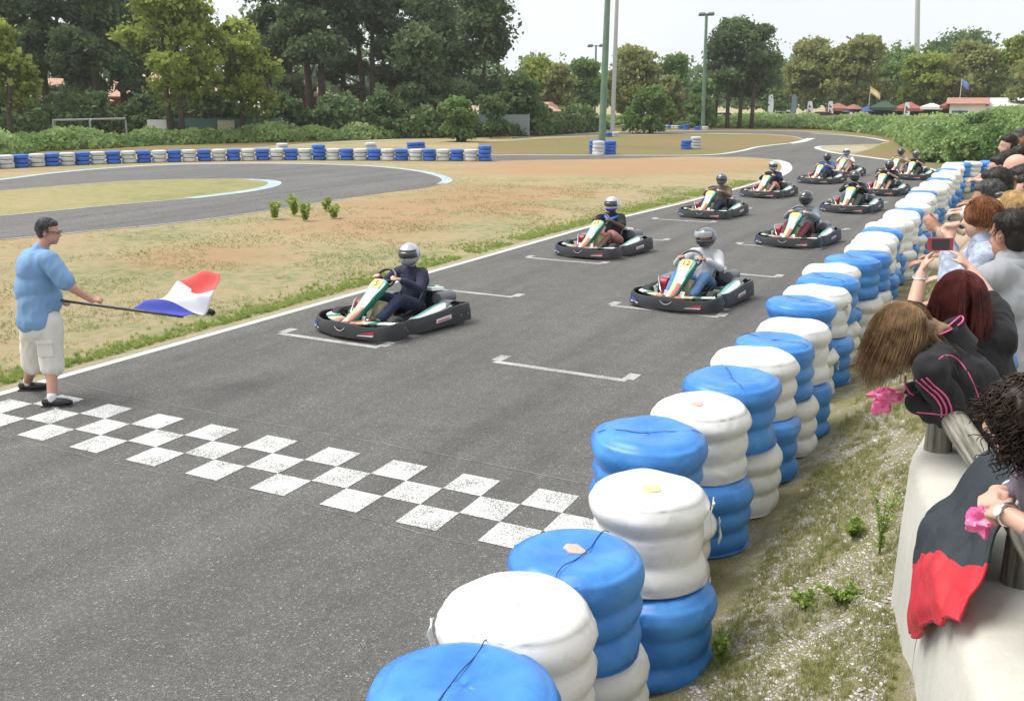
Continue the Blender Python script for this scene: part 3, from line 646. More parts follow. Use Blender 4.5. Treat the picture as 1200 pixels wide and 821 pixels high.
house(190, 116, 114, 87, 150, 10, M_brick, M_tile, 'tiled brick house hidden behind the yellow-green trees', wins=[(.3, 1.4, 1.4, 1.2, M_dark), (-.3, 1.4, 1.4, 1.2, M_dark)])
house(352, 108, 114, 92, 74, 9, M_brick, M_tile, 'brick house with pink tiled roof showing between the pine trunks', wins=[(-.3, 1.5, 1.0, 1.3, M_whitew), (.25, 1.4, 1.5, 1.2, M_dark)])
house(640, 106, 131, 121, 26, 5, M_whitew, M_tile, 'tiny white building with an orange roof at the end of the pine wood', wins=[(-.3, 1, .35, 1, M_dark), (-.1, 1, .35, 1, M_dark), (.1, 1, .35, 1, M_dark), (.3, 1, .35, 1, M_dark)])
house(1131, 134, 122, 115.5, 34, 10, M_whitew, M_tilefar, 'white clubhouse with red tiled roof and blue windows above the berm', hip=False, base=0.0, wins=[(-.30, 1.25, 1.0, 1.7, M_blue), (-.1, 1.25, 1.0, 1.7, M_blue), (.25, 1.25, 1.0, 1.2, M_dark)])
def marquee(px, D, py_e, py_r, wpx, depth, cm, pm, label, walls=None, base=0.0, name='gazebo'):
    p = AT(px, 150, D); ez = AT(px, py_e, D)[2]-base; rz_ = AT(px, py_r, D)[2]-base; W_ = wpx/CF*D; ang = math.atan2(p[1]-CYY, p[0]-CX)-PI/2
    t = thing(name, (p[0], p[1], base), ang, label, name)
    b = MB(); h = W_/2; k = h*.12 if wpx < 60 else h*.8
    b.add([(-h, 0, ez), (h, 0, ez), (h, depth, ez), (-h, depth, ez), (-k, depth/2, rz_), (k, depth/2, rz_), (-h, 0, ez-.35), (h, 0, ez-.35), (h, depth, ez-.35), (-h, depth, ez-.35)],
          [(0, 1, 5, 4), (1, 2, 5), (2, 3, 4, 5), (3, 0, 4), (6, 7, 1, 0), (7, 8, 2, 1), (8, 9, 3, 2), (9, 6, 0, 3)])
    o = b.build('canopy', cm, t, fix=True); sm = o.modifiers.new('s', 'SOLIDIFY'); sm.thickness = .04
    for sx in (-1, 1):
        for y in (.05, depth-.05):
            q = MB(); q.tube([(sx*(h-.08), y, 0), (sx*(h-.08), y, ez)], .05, 8); q.build('post', pm, t)
    if walls:
        q = MB(); q.box((0, depth-.15, ez/2-.1), (W_*.94, .06, ez-.2)); q.build('back_wall', walls, t)
        q = MB(); q.box((0, depth*.35, .45), (W_*.7, .5, .9)); q.build('counter', M_dark, t)
M_gr = mat('dark_green_canvas', (.03, .07, .045), .8); M_rd = mat('faded_red_canvas', (.30, .10, .08), .8)
marquee(1033, 136, 126, 118, 28, 4, M_gr, M_dark, 'dark green canvas gazebo right of the yellow flag', M_dark)
marquee(1062, 136, 127, 119.5, 30, 4, M_rd, M_dark, 'faded red canvas gazebo beside a white feather banner', M_dark)
marquee(1089, 136, 125, 121, 22, 4, M_wmetal, M_dark, 'dark stand with a flat white roof between the red gazebo and the clubhouse', M_dark)
marquee(1107, 136, 124, 119.5, 14, 4, M_rd, M_brick, 'small brown-roofed shed joined to the left of the clubhouse', M_brick)
marquee(1186, 138, 124.5, 114.5, 62, 12, mat('white_canvas', (.8, .8, .8), .7, var=.03), M_wmetal, 'large white marquee roof at the right end above the berm', M_wmetal, name='marquee')
marquee(980, 136, 127, 121, 26, 3, mat('orange_canvas', (.30, .13, .09), .8), M_wmetal, 'orange canopy stall between the two oak trunks', M_dark)
M_navy = mat('navy_cloth', (.05, .09, .28), .8); 
for px, py, cm, lb in ((1014, 125, M_navy, 'blue and white parasol left of the dark green gazebo'), (998, 122.5, MATS['orange_canvas'], 'red parasol behind the blue parasols'), (993, 126, M_navy, 'small blue parasol left of the red one')):
    p = AT(px, 150, 137); h = AT(px, py-.5, 137)[2]; t = thing('parasol', (p[0], p[1], 0), 0, lb, 'parasol', 'parasols in the paddock')
    b = MB(); b.lathe([(.02, h), (.75, h-.28), (1.35, h-.62), (1.33, h-.66), (.7, h-.34), (.02, h-.1)], 12); b.build('canopy', cm, t)
    b = MB(); b.tube([(0, 0, 0), (0, 0, h)], .025, 6); b.build('pole', M_wmetal, t)
def feather(px, py_t, D, m, label, marks, base=0.0, lean=0, wd=.7):
    p = AT(px, 150, D); h = AT(px, py_t, D)[2]-base; ang = math.atan2(p[1]-CYY, p[0]-CX)-PI/2
    t = thing('feather_banner', (p[0], p[1], base), ang, label, 'banner', 'feather banners in the paddock')
    b = MB(); b.tube([(0, 0, 0), (0, 0, h*.9), (.1, 0, h)], .03, 6); b.build('pole', M_dark, t)
    L = [(.04, h*u) for u in np.linspace(.12, .98, 8)]; Rr = [(.04+wd*math.sin(PI*(.25+.6*(1-u))), h*u) for u in np.linspace(.12, .98, 8)]
    b = MB(); b.loft([[(a[0], .0, a[1]), (c[0], .0, c[1]), (c[0], .02, c[1]), (a[0], .02, a[1])] for a, c in zip(L, Rr)]); b.build('sail', m, t, fix=True)
    if marks:
        b = MB()
        for k in range(4):
            z = h*(.25+.17*k); b = MB(); b.box((.04+wd*.42, -.012, z), (wd*.42, .012, h*.045)); b.box((.04+wd*.3, -.012, z+h*.045), (wd*.14, .012, h*.08)); b.build('letter', marks, t)
feather(944, 118, 136, M_wmetal, 'white feather banner with dark lettering left of the first oak trunk', M_dark)
feather(968, 118, 136, M_wmetal, 'white feather banner with dark lettering between the oak trunks', M_dark)
feather(1057, 119.5, 136, M_wmetal, 'white feather banner with dark lettering in front of the red gazebo', M_dark)
feather(898, 110, 136, M_wmetal, 'plain white feather banner right of the big spreading pine', None)
feather(925, 110, 136, mat('grey_blue_cloth', (.2, .25, .3), .8), 'grey-blue feather banner left of the first oak', None)
def flag(px, py_t, py_b, D, cols, label, fw_=1.3, fh=.8, base=0.0, droop=.7, polem=None):
    p = AT(px, 150, D); h = AT(px, py_t, D)[2]-base; ang = math.atan2(p[1]-CYY, p[0]-CX)-PI/2
    t = thing('flag', (p[0], p[1], base), ang, label, 'flag', 'flags on poles')
    b = MB(); b.tube([(0, 0, 0), (0, 0, h)], [.05, .03], 6); b.build('pole', polem or M_wmetal, t)
    b = MB(); nx_ = 12; rows = 3*len(cols)
    g_ = [[(.05+fw_*u*(1-.35*droop*u), .06*math.sin(u*7), h-.1-fh*v-droop*fw_*.8*u) for u in np.linspace(0, 1, nx_)] for v in np.linspace(0, 1, rows+1)]
    b.loft(g_, False, False, mis=lambda i, j: i//3); o = b.build('cloth', cols, t, True); s_ = o.modifiers.new('s', 'SOLIDIFY'); s_.thickness = .02
M_yel = mat('yellow_cloth', (.75, .5, .12), .8); M_redc = mat('red_cloth', (.6, .04, .04), .8); M_whc = mat('white_cloth', (.78, .78, .78), .8); M_bluec = mat('blue_cloth', (.15, .22, .55), .8)
flag(1016, 101, 132, 138, [M_yel, M_whc, M_yel], 'yellow and white flag hanging on a pale pole left of the dark green gazebo', 1.6)
flag(1121, 92, 133, 138, [M_bluec], 'blue flag on a thin pole in front of the clubhouse', 1.1)
flag(795, 103, 128, 138, [M_redc, M_whc, M_redc], 'small red and white flag on a dark pole before the brown oak', .6, 1.0, .8, polem=M_dark)
flag(829, 106, 128, 138, [M_whc, M_whc, M_redc], 'small white flag with red edge right of the tall lamp post foot', .6, 1.0, .8)
# paddock vehicles and barrier rows
def car(px, py, D, body, label, base, L=4.2, yaw=0):
    p = AT(px, 150, D); ang = math.atan2(p[1]-CYY, p[0]-CX)-PI/2+yaw
    t = thing('parked_car', (p[0], p[1], base), ang, label, 'car', 'cars parked in the paddock')
    b = MB(); prof = [(-L/2, .35), (-L/2, .75), (-L*.36, .95), (-L*.2, 1.42), (L*.22, 1.45), (L*.4, 1.0), (L/2, .9), (L/2, .35)]
    b.loft([[(x, y, z) for x, z in [(x*(1 if abs(y) < .8 else .98), z) for x, z in prof]] for y in (-.85, -.8, .8, .85)]); b.build('body', body, t, fix=True, bevel=.05)
    b = MB(); b.loft([[(x, y, z) for x, z in ((-L*.33, .98), (-L*.19, 1.36), (L*.2, 1.38), (L*.35, 1.0))] for y in (-.865, .865)]); b.build('window', M_dark, t, fix=True)
    for sx in (-.3, .3):
        for sy in (-.8, .8):
            b = MB(); b.lathe([(.01, -.1), (.32, -.1), (.33, 0), (.32, .1), (.01, .1)], 14, axis='y'); o = b.build('wheel', M_dark, t); o.location = (sx*L, sy, .32)
car(846, 128, 132, M_wmetal, 'white van-like car parked right of the tall lamp post', .35)
car(962, 130, 134, mat('car_red', (.35, .04, .04), .3, coat=.5, var=.03), 'red car behind the white feather banner', .45)
car(915, 130, 136, mat('car_grey', (.25, .27, .3), .3, metal=.4, var=.03), 'grey car left of the oaks', .45)
M_green_pole = mat('green_pole', (.13, .22, .15), .5, var=.15, scale=2); M_galv = mat('galvanised', (.42, .44, .43), .5, metal=.4, var=.15); M_lampd = mat('lamp_housing', (.12, .12, .12), .5)
def lamp_post(px, py, topx, top, wpx, kind, m, label, H=None):
    p = G(px, py); D = math.hypot(p[0]-CX, p[1]-CYY)
    tp = AT(topx, top, D); t = thing('lamp_post', (p[0], p[1], 0), 0, label, 'lamp post', 'lamp posts around the track')
    r_ = wpx/2/CF*D; e = Vector(tp)-Vector(p); b = MB(); b.tube([(0, 0, 0), e*.5, e], [r_*1.15, r_, r_*.75], 14); b.tube([(0, 0, 0), (0, 0, .25)], r_*1.5, 10)
    b.build('pole', m, t, smooth=40)
    aw = 14/CF*D if kind == 2 else 10/CF*D
    b = MB(); b.tube([e+Vector((-aw/2, 0, -.1)), e+Vector((aw/2, 0, -.1))], r_*.4, 6); b.build('cross_arm', m, t)
    for s in (-1, 1):
        q = MB(); q.box((0, 0, 0), (.75, .45, .28), taper=.8); o = q.build('floodlight', M_lampd, t, bevel=.03); o.location = e+Vector((s*aw/2, 0, -.05)); o.rotation_euler = (R(30), 0, 0)
lamp_post(705, 172, 714.5, -60, 7.2, 1, M_green_pole, 'thick green lamp post on the infield, cut by the top of the photo')
lamp_post(717.5, 158, 724.5, -40, 4.6, 1, M_galv, 'thinner grey-green lamp post just right of the thick green one')
lamp_post(823.5, 152, 828, 16, 4.0, 1, M_green_pole, 'tall lamp post with twin lamps on top left of the big pine')
lamp_post(696.5, 146, 698.5, 53, 2.6, 2, M_green_pole, 'distant lamp post with two separated lamps left of the thick green one')
p = AT(1072, 150, 200); t = thing('mast', (p[0], p[1], 0), 0, 'tall grey mast rising behind the right-hand trees', 'mast'); e = Vector(AT(1076, -30, 200))-Vector((p[0], p[1], 0))
b = MB(); b.tube([(0, 0, 0), e], [.55, .38], 10); b.build('pole', M_galv, t); b = MB(); b.tube([(0, 0, 0), (0, 0, 1)], .7, 10); b.build('base', M_galv, t)
# white cable trunk on the middle lamp post
# goal frame, fence netting and signs on the left
p0 = G(65, 168); p1 = AT(148, 150, math.hypot(p0[0]-CX, p0[1]-CYY)); gz = AT(65, 141, math.hypot(p0[0]-CX, p0[1]-CYY))[2]
t = thing('goal_frame', (p0[0], p0[1], 0), math.atan2(p1[1]-p0[1], p1[0]-p0[0]), 'rusty white goal frame in the bracken at the left', 'goal')
L = math.hypot(p1[0]-p0[0], p1[1]-p0[1]); M_goal = mat('dull_grey_metal', (.34, .35, .35), .6, var=.15)
for nm, a, c in (('post', (0, 0, 0), (0, 0, gz)), ('post', (L, 0, 0), (L, 0, gz)), ('crossbar', (0, 0, gz), (L, 0, gz+.1)), ('side_post', (L*.5, -1.4, 0), (L*.5, -1.4, gz-.05)), ('side_bar', (L*.5, -1.4, gz-.05), (L*.52, 0, gz))):
    b = MB(); b.tube([a, c], .07, 8); b.build(nm, M_goal, t)
def screenfence(px0, px1, D, py_t, m, label):
    a = AT(px0, 150, D); c = AT(px1, 150, D); h = AT(px0, py_t, D)[2]; t = thing('mesh_fence', (a[0], a[1], 0), math.atan2(c[1]-a[1], c[0]-a[0]), label, 'fence', 'screened fences before the pine wood')
    L = math.hypot(c[0]-a[0], c[1]-a[1]); b = MB(); b.loft([[(x, .05*math.sin(x*2.1), .1), (x, .05*math.sin(x*2.1+.5), h), (x, .05*math.sin(x*2.1+.5)+.02, h), (x, .05*math.sin(x*2.1)+.02, .1)] for x in np.linspace(0, L, 40)]); b.build('screen', m, t, fix=True)
    for x in np.linspace(0, L, 5):
        q = MB(); q.tube([(x, .08, 0), (x, .08, h+.1)], .04, 6); q.build('post', M_goal, t)
screenfence(205, 330, 84, 139, mat('teal_netting', (.10, .21, .20), .8), 'teal netting fence behind the bracken under the yellow-green trees')
screenfence(-30, 70, 82, 146, mat('grey_netting', (.2, .25, .25), .8), 'grey netting fence at the left edge behind the goal frame')
screenfence(455, 620, 90, 134, MATS['grey_netting'], 'grey wall-like fence under the right half of the pine wood')
for px, py, wd, h, m, lb in ((188, 160.5, 24, 1.0, M_wmetal, 'faded white board lying in the bracken right of the goal frame'), (266, 159, 18, .8, mat('cream_board', (.6, .56, .36), .7), 'cream board with red lines standing in the bracken')):
    p = G(px, py+5); ang = math.atan2(p[1]-CYY, p[0]-CX)-PI/2; D = math.hypot(p[0]-CX, p[1]-CYY); W_ = wd/CF*D
    t = thing('board', (p[0], p[1], 0), ang, lb, 'board'); b = MB(); b.box((0, 0, 1.1), (W_, .05, h)); b.build('panel', m, t, bevel=.01)
    for s in (-.4, .4): b = MB(); b.box((s*W_, .05, .8), (.06, .06, 1.6)); b.build('leg', M_goal, t)

# ------------------------------------------------------------------ tyre barrier
def wrap_material(name, a, c, rough, stain):
    m, n, b_ = nt(name); v = n.nodes.new('ShaderNodeTexCoord').outputs['Object']
    f = tex(n, 'Noise', 3, v, 5, .6); c0 = ramp(n, f.outputs['Fac'], [(.35, a), (.65, c)])
    g2 = tex(n, 'Noise', 9, v, 6, .7); c1 = mixc(n, ramp(n, g2.outputs['Fac'], [(.53, (0, 0, 0)), (.74, (.75, .75, .75))]), c0, stain)
    n.links.new(c1, b_.inputs['Base Color']); b_.inputs['Roughness'].default_value = rough; b_.inputs['Specular IOR Level'].default_value = .5
    mp = n.nodes.new('ShaderNodeMapping'); mp.inputs['Scale'].default_value = (4, 4, 11); mp.inputs['Rotation'].default_value = (.5, .3, 0); n.links.new(v, mp.inputs[0])
    w_ = tex(n, 'Noise', 1.0, mp.outputs[0], 4, .55); bumpn(n, b_, w_.outputs['Fac'], .34, .012)
    return m
M_wb = wrap_material('blue_wrapping', (.035, .19, .56), (.07, .29, .69), .36, (.03, .14, .40))
M_ww = wrap_material('white_wrapping', (.69, .69, .675), (.76, .76, .75), .45, (.53, .52, .47))
M_seam = mat('dark_seam', (.015, .035, .13), .6); M_seamw = mat('pale_tear', (.45, .44, .40), .8)
def wrapmesh(seed, m, r=.335, h=.53, nb=3, messy=.5, nu=60):
    b = MB(); S = Vector((seed*3.7, seed*1.3, 0)); rings = []; prof = []
    for i in range(5): prof.append((r*(.80+.045*i), .0+.004*i*i*.4, 0))
    for i in range(31):
        u = i/30; z = .012+u*(h-.05); k = abs(math.sin(PI*nb*u)); g_ = .085+.025*math.sin(seed*3.1+int(min(u*nb, nb-.01))*2.3); prof.append((r*(1-g_+g_*k**1.0)*(1-.045*(1+math.sin(seed*1.9))*math.sin(PI*min(1, u*1.15)))*(1+.02*math.sin(seed+int(min(u*nb, nb-.01))*1.7)*k), z, 1))
    for i in range(1, 16):
        t = i/15; rr = r*(.93*(1-t**1.15)); zz = h-.05+.05*math.sin(min(1, t*3.2)*PI/2)-(.016*messy+.006)*sstep(.3, .95, t); prof.append((max(rr, .002), zz, 2))
    sag = noise.noise(S)*.5; ph = seed*1.7; nf = 5+seed % 4
    for rr, z, kind in prof:
        ring = []
        for k in range(nu):
            a = 2*PI*k/nu; p = Vector((math.cos(a)*1.6, math.sin(a)*1.6, z*3))+S
            d = .014*noise.noise(p)+.0025*messy*noise.noise(Vector((math.cos(a)*5, math.sin(a)*5, z*7))+S)
            cz = .0
            if kind == 2:
                t = 1-rr/r; cz = .0035*messy*math.sin(a*nf+ph+t*2)*sstep(.1, .5, t)*(1-t)+.007*noise.noise(Vector((rr*6*math.cos(a), rr*6*math.sin(a), 3))+S)+.003*messy*max(0, 1-abs(math.sin(a*1.0+seed))*6)*(1-t)
            wz = max(0, noise.noise(Vector((math.cos(a)*1.3, math.sin(a)*1.3, seed*2.2)))-.12)*3; ww = .010*messy*wz*math.sin(a*26+z*60+4*noise.noise(p*1.5))*(abs(math.sin(PI*nb*min(1, z/h)))**.3) if kind == 1 else 0
            sk = 1+.02*math.sin(a+seed)
            ring.append(((rr+d*(rr/r)+ww)*sk*math.cos(a), (rr+d*(rr/r)+ww)*math.sin(a), z+cz+.012*noise.noise(Vector((math.cos(a), math.sin(a), 9))+S)*(kind > 0)))
        rings.append(ring)
    b.loft(rings, True, True); return b
def extra_seam(seed, parent, r, h, blue):
    S = seed*1.31; a = seed*2.1; pts = []; b = MB()
    for i in range(15):
        t = -1+2*i/14; off = .04*math.sin(S)+.008*math.sin(t*5+S); x, y = r*.9*t, off
        rr = math.hypot(x, y)/r; z = h+.004-.014*sstep(.3, .95, 1-rr)-(.03*sstep(.84, .95, rr))+.004*math.sin(t*9+seed)
        pts.append((x*math.cos(a)-y*math.sin(a), x*math.sin(a)+y*math.cos(a), z))
    b.tube(pts, .0024, 5); b.build('seam', M_seam if blue else M_seamw, parent)
def torn_flap(seed, parent, r, h, blue):
    q = random.Random(seed); a = -PI/2+q.uniform(.2, 1.7); z0 = h-.06-q.random()*.08; b = MB()
    rows = []
    for i in range(7):
        t = i/6; z = z0-.16*t; o = .006+.010*math.sin(t*6+seed)*q.uniform(.3, 1.2)+.006; wd = .05*(1-.6*t)*q.uniform(.5, 1.2)/r
        rows.append([((r+o*(1+.5*math.sin(k*2+i)))*math.cos(a+wd*(k-1.5)/1.5), (r+o*(1+.5*math.sin(k*2+i)))*math.sin(a+wd*(k-1.5)/1.5), z+.012*q.uniform(-1, 1)) for k in range(4)])
    b.loft(rows, False, False); o = b.build('torn_flap', M_wb if blue else M_ww, parent); s_ = o.modifiers.new('s', 'SOLIDIFY'); s_.thickness = .004
WC = {}
def bundle(x, y, z, blue, h, seed, label, group, r=.335, near=True, puddle=None, rz=None):
    rq = random.Random(seed*13+1)
    t = thing('tyre_bundle', (x, y, z), rq.uniform(0, 6) if rz is None else rz, label, 'tyre bundle', group)
    t.rotation_euler = (R(rq.uniform(-1.6, 1.6)), R(rq.uniform(-1.6, 1.6)), t.rotation_euler[2])
    if near: o = wrapmesh(seed, 0, r, h, 3, rq.choice([.35, .7, 1.1]) if not puddle else .9).build('wrapping', M_wb if blue else M_ww, t, smooth=True)
    else:
        key = (blue, seed % 5)
        if key not in WC: WC[key] = wrapmesh(seed % 5+20, 0, .335, .53, 3, .8, 36).build('wrapping', M_wb if blue else M_ww, t, smooth=True)
        else: o = WC[key].copy(); COL.objects.link(o); o.parent = t
    if near and z > .3 and blue: extra_seam(seed, t, r, h, blue)
    if near and (not blue or rq.random() < .3): torn_flap(seed, t, r, h, blue)
    if puddle:
        b = MB(); rr = [(.001, h-.008), (.04, h-.008), (.055, h-.011), (.057, h-.03), (.001, h-.03)]
        rings = [[(.03+q_*math.cos(a)*(1+.35*noise.noise(Vector((math.cos(a)*1.5, math.sin(a)*1.5, seed)))), -.02+q_*.8*math.sin(a)*(1+.35*noise.noise(Vector((math.cos(a)*1.5, math.sin(a)*1.5, seed)))), z_) for a in np.linspace(0, 2*PI, 29)[:-1]] for q_, z_ in rr]; b.loft(rings); b.build('puddle', puddle, t)
    return t
ORD = ['', 'first', 'second', 'third', 'fourth', 'fifth', 'sixth', 'seventh', 'eighth', 'ninth', 'tenth', 'eleventh', 'twelfth', 'thirteenth', 'fourteenth', 'fifteenth', 'sixteenth', 'seventeenth', 'eighteenth', 'nineteenth']
def ordn(k):
    if k < 20: return ORD[k]
    tens = {2: 'twenty', 3: 'thirty', 4: 'forty', 5: 'fifty'}[k//10]; u = k % 10
    return tens+'-'+ORD[u] if u else {2: 'twentieth', 3: 'thirtieth', 4: 'fortieth', 5: 'fiftieth'}[k//10]
M_yp = mat('yellow_water', (.58, .60, .28), .4, var=.25, scale=25); M_pp = mat('reddish_water', (.60, .40, .32), .5, var=.15, scale=20)
# columns measured on the photograph: (px, py of the top's centre, top blue?)
cols_ = [(541, 796, 1, 222), (603, 706, 0, 190), (675, 637, 1, 164), (761, 570, 0, 145), (759, 502, 1, 142), (823, 466, 0, 116), (859, 441, 1, 112), (885, 411, 0, 112), (908, 394, 1, 92),
         (932, 380, 0, 86), (938, 348, 1, 81), (958, 337, 0, 76), (972, 324, 1, 76), (976, 309, 0, 73), (999, 302, 1, 64)]
CL = []
for k, (px, py, bl, wpx) in enumerate(cols_):
    p = G(px, py, 1.045); D = math.dist(p, _C); r = min(.37, max(.325, wpx/CF*D/2*.985)); CL.append((p[0], p[1], bl, r))
tops = 'BWWWBWWWWBWWWWWBWWWWWBWWWWWBWWWWWBB'
y = CL[-1][1]
for k, c in enumerate(tops):
    y += .70+.06*rng.random()
    if y > 32.3: break
    CL.append((7.0-.01*(y-9)+rng.normal(0, .06), y, c == 'B', .335))
for k, (x, yy) in enumerate([(7.05, 32.7), (7.35, 33.35), (7.85, 33.8), (8.45, 33.95), (9.05, 33.9)]): CL.append((x-.1, yy, k % 2 == 0, .335))
for k, (x, yy, bl, r) in enumerate(CL):
    near = k < 16; h = .525+.012*math.sin(k*2.3); o1 = ordn(k+1); nm = ('blue', 'white')
    pud = {3: M_yp, 5: M_pp, 2: M_pp}.get(k)
    lx = x+(.055 if k != 3 else .09)+.03*math.sin(k*1.9); ly = yy+.05*math.cos(k*3.1)
    lowblue = (not bl) if k < 20 else (k*7 % 3 > 0)
    bundle(lx, ly, .0, lowblue, h, 50+k, '%s plastic-wrapped tyre bundle at the bottom of the %s column of the barrier' % ('blue' if lowblue else 'white', o1), 'wrapped tyre bundles of the barrier', r, near)
    desc = {2: ' with stained top', 3: ' with yellow puddle', 5: ' with pinkish stain'}.get(k, '')
    bundle(x, yy, h-.012, bl, h, 150+k, '%s plastic-wrapped tyre bundle%s on the %s column of the barrier' % ('blue' if bl else 'white', desc, o1), 'wrapped tyre bundles of the barrier', r, near, pud)
# painted tyre stacks of the left wall and small groups
M_pb = mat('blue_painted_tyre', (.035, .13, .50), .55, var=.25, scale=4); M_pw = mat('white_painted_tyre', (.56, .57, .56), .6, var=.12, scale=4)
def stackmesh(nt_, r, seed):
    b = MB()
    for i in range(nt_):
        ox, oy = .02*math.sin(seed+i*2), .02*math.cos(seed*2+i*3); z = i*.2
        b.lathe([(r*.55, z+.03), (r*.8, z+.0), (r*.97, z+.03), (r, z+.1), (r*.97, z+.17), (r*.8, z+.2), (r*.55, z+.17), (r*.5, z+.1), (r*.55, z+.03)], 18, c=(ox, oy, 0))
    return b
SC = {}
def pstack(x, y, n_, blue, label, group, r=.36, z=0):
    key = (n_, blue, int(x*10) % 3)
    if key not in SC: o = stackmesh(n_, r, key[2]).build('tyre_stack', M_pb if blue else M_pw, smooth=50); SC[key] = o
    else: o = SC[key].copy(); COL.objects.link(o)
    o.location = (x, y, z); o.rotation_euler = (0, 0, x*3); return props(o, label, 'tyre stack', group)
path = catmull(GL([(-60, 200), (0, 197.5), (60, 194.5), (120, 192), (200, 189.8), (280, 188.3), (360, 187.6), (450, 188), (520, 188.4), (568, 188.8)]), 8)
path = np.array(path); seg = np.hypot(*(path[1:]-path[:-1]).T); cum = np.r_[0, np.cumsum(seg)]; k = 0; s_ = cum[-1]
while s_ > 0:
    x = np.interp(s_, cum, path[:, 0]); y = np.interp(s_, cum, path[:, 1]); k += 1
    n_ = 3
    if k in (1, 6, 13): n_ = 4
    pstack(x, y, n_ if k % 2 else min(n_, 3), k % 2 == 1 and k != 37, '%s painted tyre stack, %s from the right end of the long low tyre wall' % ('blue' if (k % 2 == 1 and k != 37) else 'white', ordn(k)), 'stacks of the long tyre wall on the left', .36)
    s_ -= .735
for px, py, n_, bl, lb in ((331, 180, 3, 0, 'white tyre stack standing alone behind the left part of the long tyre wall'), (435, 179, 3, 0, 'white tyre stack standing alone behind the middle of the long tyre wall'),
                           (483, 174, 2, 1, 'blue tyre stack at the tip of the far track, left one of two'), (492, 173.3, 2, 1, 'blue tyre stack at the tip of the far track, right one of two'),
                           (697, 180, 4, 1, 'blue tyre stack left of the foot of the thick green lamp post'), (701, 181.5, 4, 0, 'white tyre stack in front of the thick green lamp post'), (715, 181, 4, 1, 'blue tyre stack right of the foot of the thick green lamp post'),
                           (804, 175, 3, 1, 'blue tyre stack at the far kerb beside a taller white one'), (815, 174.5, 4, 0, 'tall white tyre stack at the far kerb beside a blue one'),
                           (713, 160.5, 2, 1, 'blue tyre stack at the foot of the grey-green lamp post'), (721, 160, 2, 0, 'white tyre stack at the foot of the grey-green lamp post'),
                           (691, 148, 3, 0, 'white tyre stack at the foot of the distant double-armed lamp post'), (698, 148, 3, 1, 'blue tyre stack at the foot of the distant double-armed lamp post'),
                           (817, 152.5, 2, 1, 'blue tyre stack left of the foot of the tall lamp post'), (826, 152.5, 2, 0, 'white tyre stack right of the foot of the tall lamp post'), (804, 152, 3, 1, 'blue tyre stack at the right end of the far row of small stacks'),
                           (643, 151, 3, 0, 'white tyre stack in front of the brambles'), (622, 151.5, 2, 0, 'low white tyre stack beside the brambles'), (657, 150, 2, 1, 'blue tyre stack right of the white one by the brambles')):
    p = G(px, py); pstack(p[0], p[1], n_, bool(bl), lb, 'loose tyre stacks around the track', .36)
for k in range(17):
    u = k/16; px = 732+66*u; py = 149.5+1.8*u; p = G(px, py)
    pstack(p[0], p[1], 2, k % 3 == 1, '%s low tyre stack, %s from the left in the far row between the lamp posts' % ('blue' if k % 3 == 1 else 'white', ordn(k+1)), 'far row of low tyre stacks', .36)

# ------------------------------------------------------------------ karts (built facing -Y)
M_blk = mat('black_plastic', (.028, .03, .032), .42, var=.25, scale=5); M_rub = mat('tyre_rubber', (.035, .035, .035), .8, var=.2, scale=9, bump=.2)
M_st = mat('steel', (.45, .45, .46), .35, metal=.9, var=.1); M_seatm = mat('seat_black', (.015, .015, .016), .35, coat=.3, var=.1)
M_kw = mat('kart_white', (.72, .74, .70), .35, coat=.4, var=.05); M_kg = mat('kart_green', (.02, .22, .13), .35, coat=.4, var=.1); M_kt = mat('kart_teal', (.20, .45, .42), .35, coat=.4, var=.1)
M_ko = mat('kart_orange', (.50, .15, .10), .35, coat=.4, var=.1); M_kc = mat('kart_cream', (.62, .52, .30), .35, coat=.4, var=.08); M_tank = mat('tank_plastic', (.42, .38, .22), .5, var=.1)
M_redm = mat('red_enamel', (.35, .02, .04), .35, var=.15); M_gry = mat('grey_cover', (.13, .135, .15), .4, var=.15); M_plate = mat('yellow_plate', (.80, .55, .16), .45, var=.04)
M_stick = mat('sticker_white', (.72, .70, .72), .45, var=.05); M_stickr = mat('sticker_red', (.5, .05, .08), .45); M_stickb = mat('sticker_blue', (.06, .10, .40), .45)
M_chrome = mat('chrome_tube', (.7, .7, .7), .2, metal=1, var=0)
def wall_ribbon(pts, th=.03, lean=.02, nsub=6):
    """pts: (x, y, zbottom, ztop) plan outline of a moulded bumper; returns a closed loft with a rolled lip"""
    P = catmull(pts, nsub); b = MB(); rings = []
    for i, p in enumerate(P):
        t = P[min(i+1, len(P)-1)][:2]-P[max(i-1, 0)][:2]; t /= np.hypot(*t)+1e-9; o = np.array([t[1], -t[0]])
        x, y, z0, z1 = p; zm = (z0+z1)/2
        prof = [(0+lean, z0), (.018, z0+.03), (.012, zm), (-.004, z1-.02), (-.012, z1), (-.034, z1+.004), (-.042, z1-.014), (-.036, z1-.03), (-.024, zm), (-.012, z0+.02), (-.005, z0)]
        rings.append([(x+o[0]*a, y+o[1]*a, z) for a, z in prof])
    b.loft(rings, True, True); return b
def text_mesh(s, size, m, parent, loc, rot, name='number', ext=.002):
    c = bpy.data.curves.new('t', 'FONT'); c.body = s; c.size = size; c.align_x = 'CENTER'; c.align_y = 'CENTER'; c.extrude = ext
    o = bpy.data.objects.new('t', c); COL.objects.link(o); dg = bpy.context.evaluated_depsgraph_get(); me = bpy.data.meshes.new_from_object(o.evaluated_get(dg))
    bpy.data.objects.remove(o); me.materials.clear(); me.materials.append(m); o = bpy.data.objects.new(name, me); link(o, parent); o.location = loc; o.rotation_euler = rot; return o
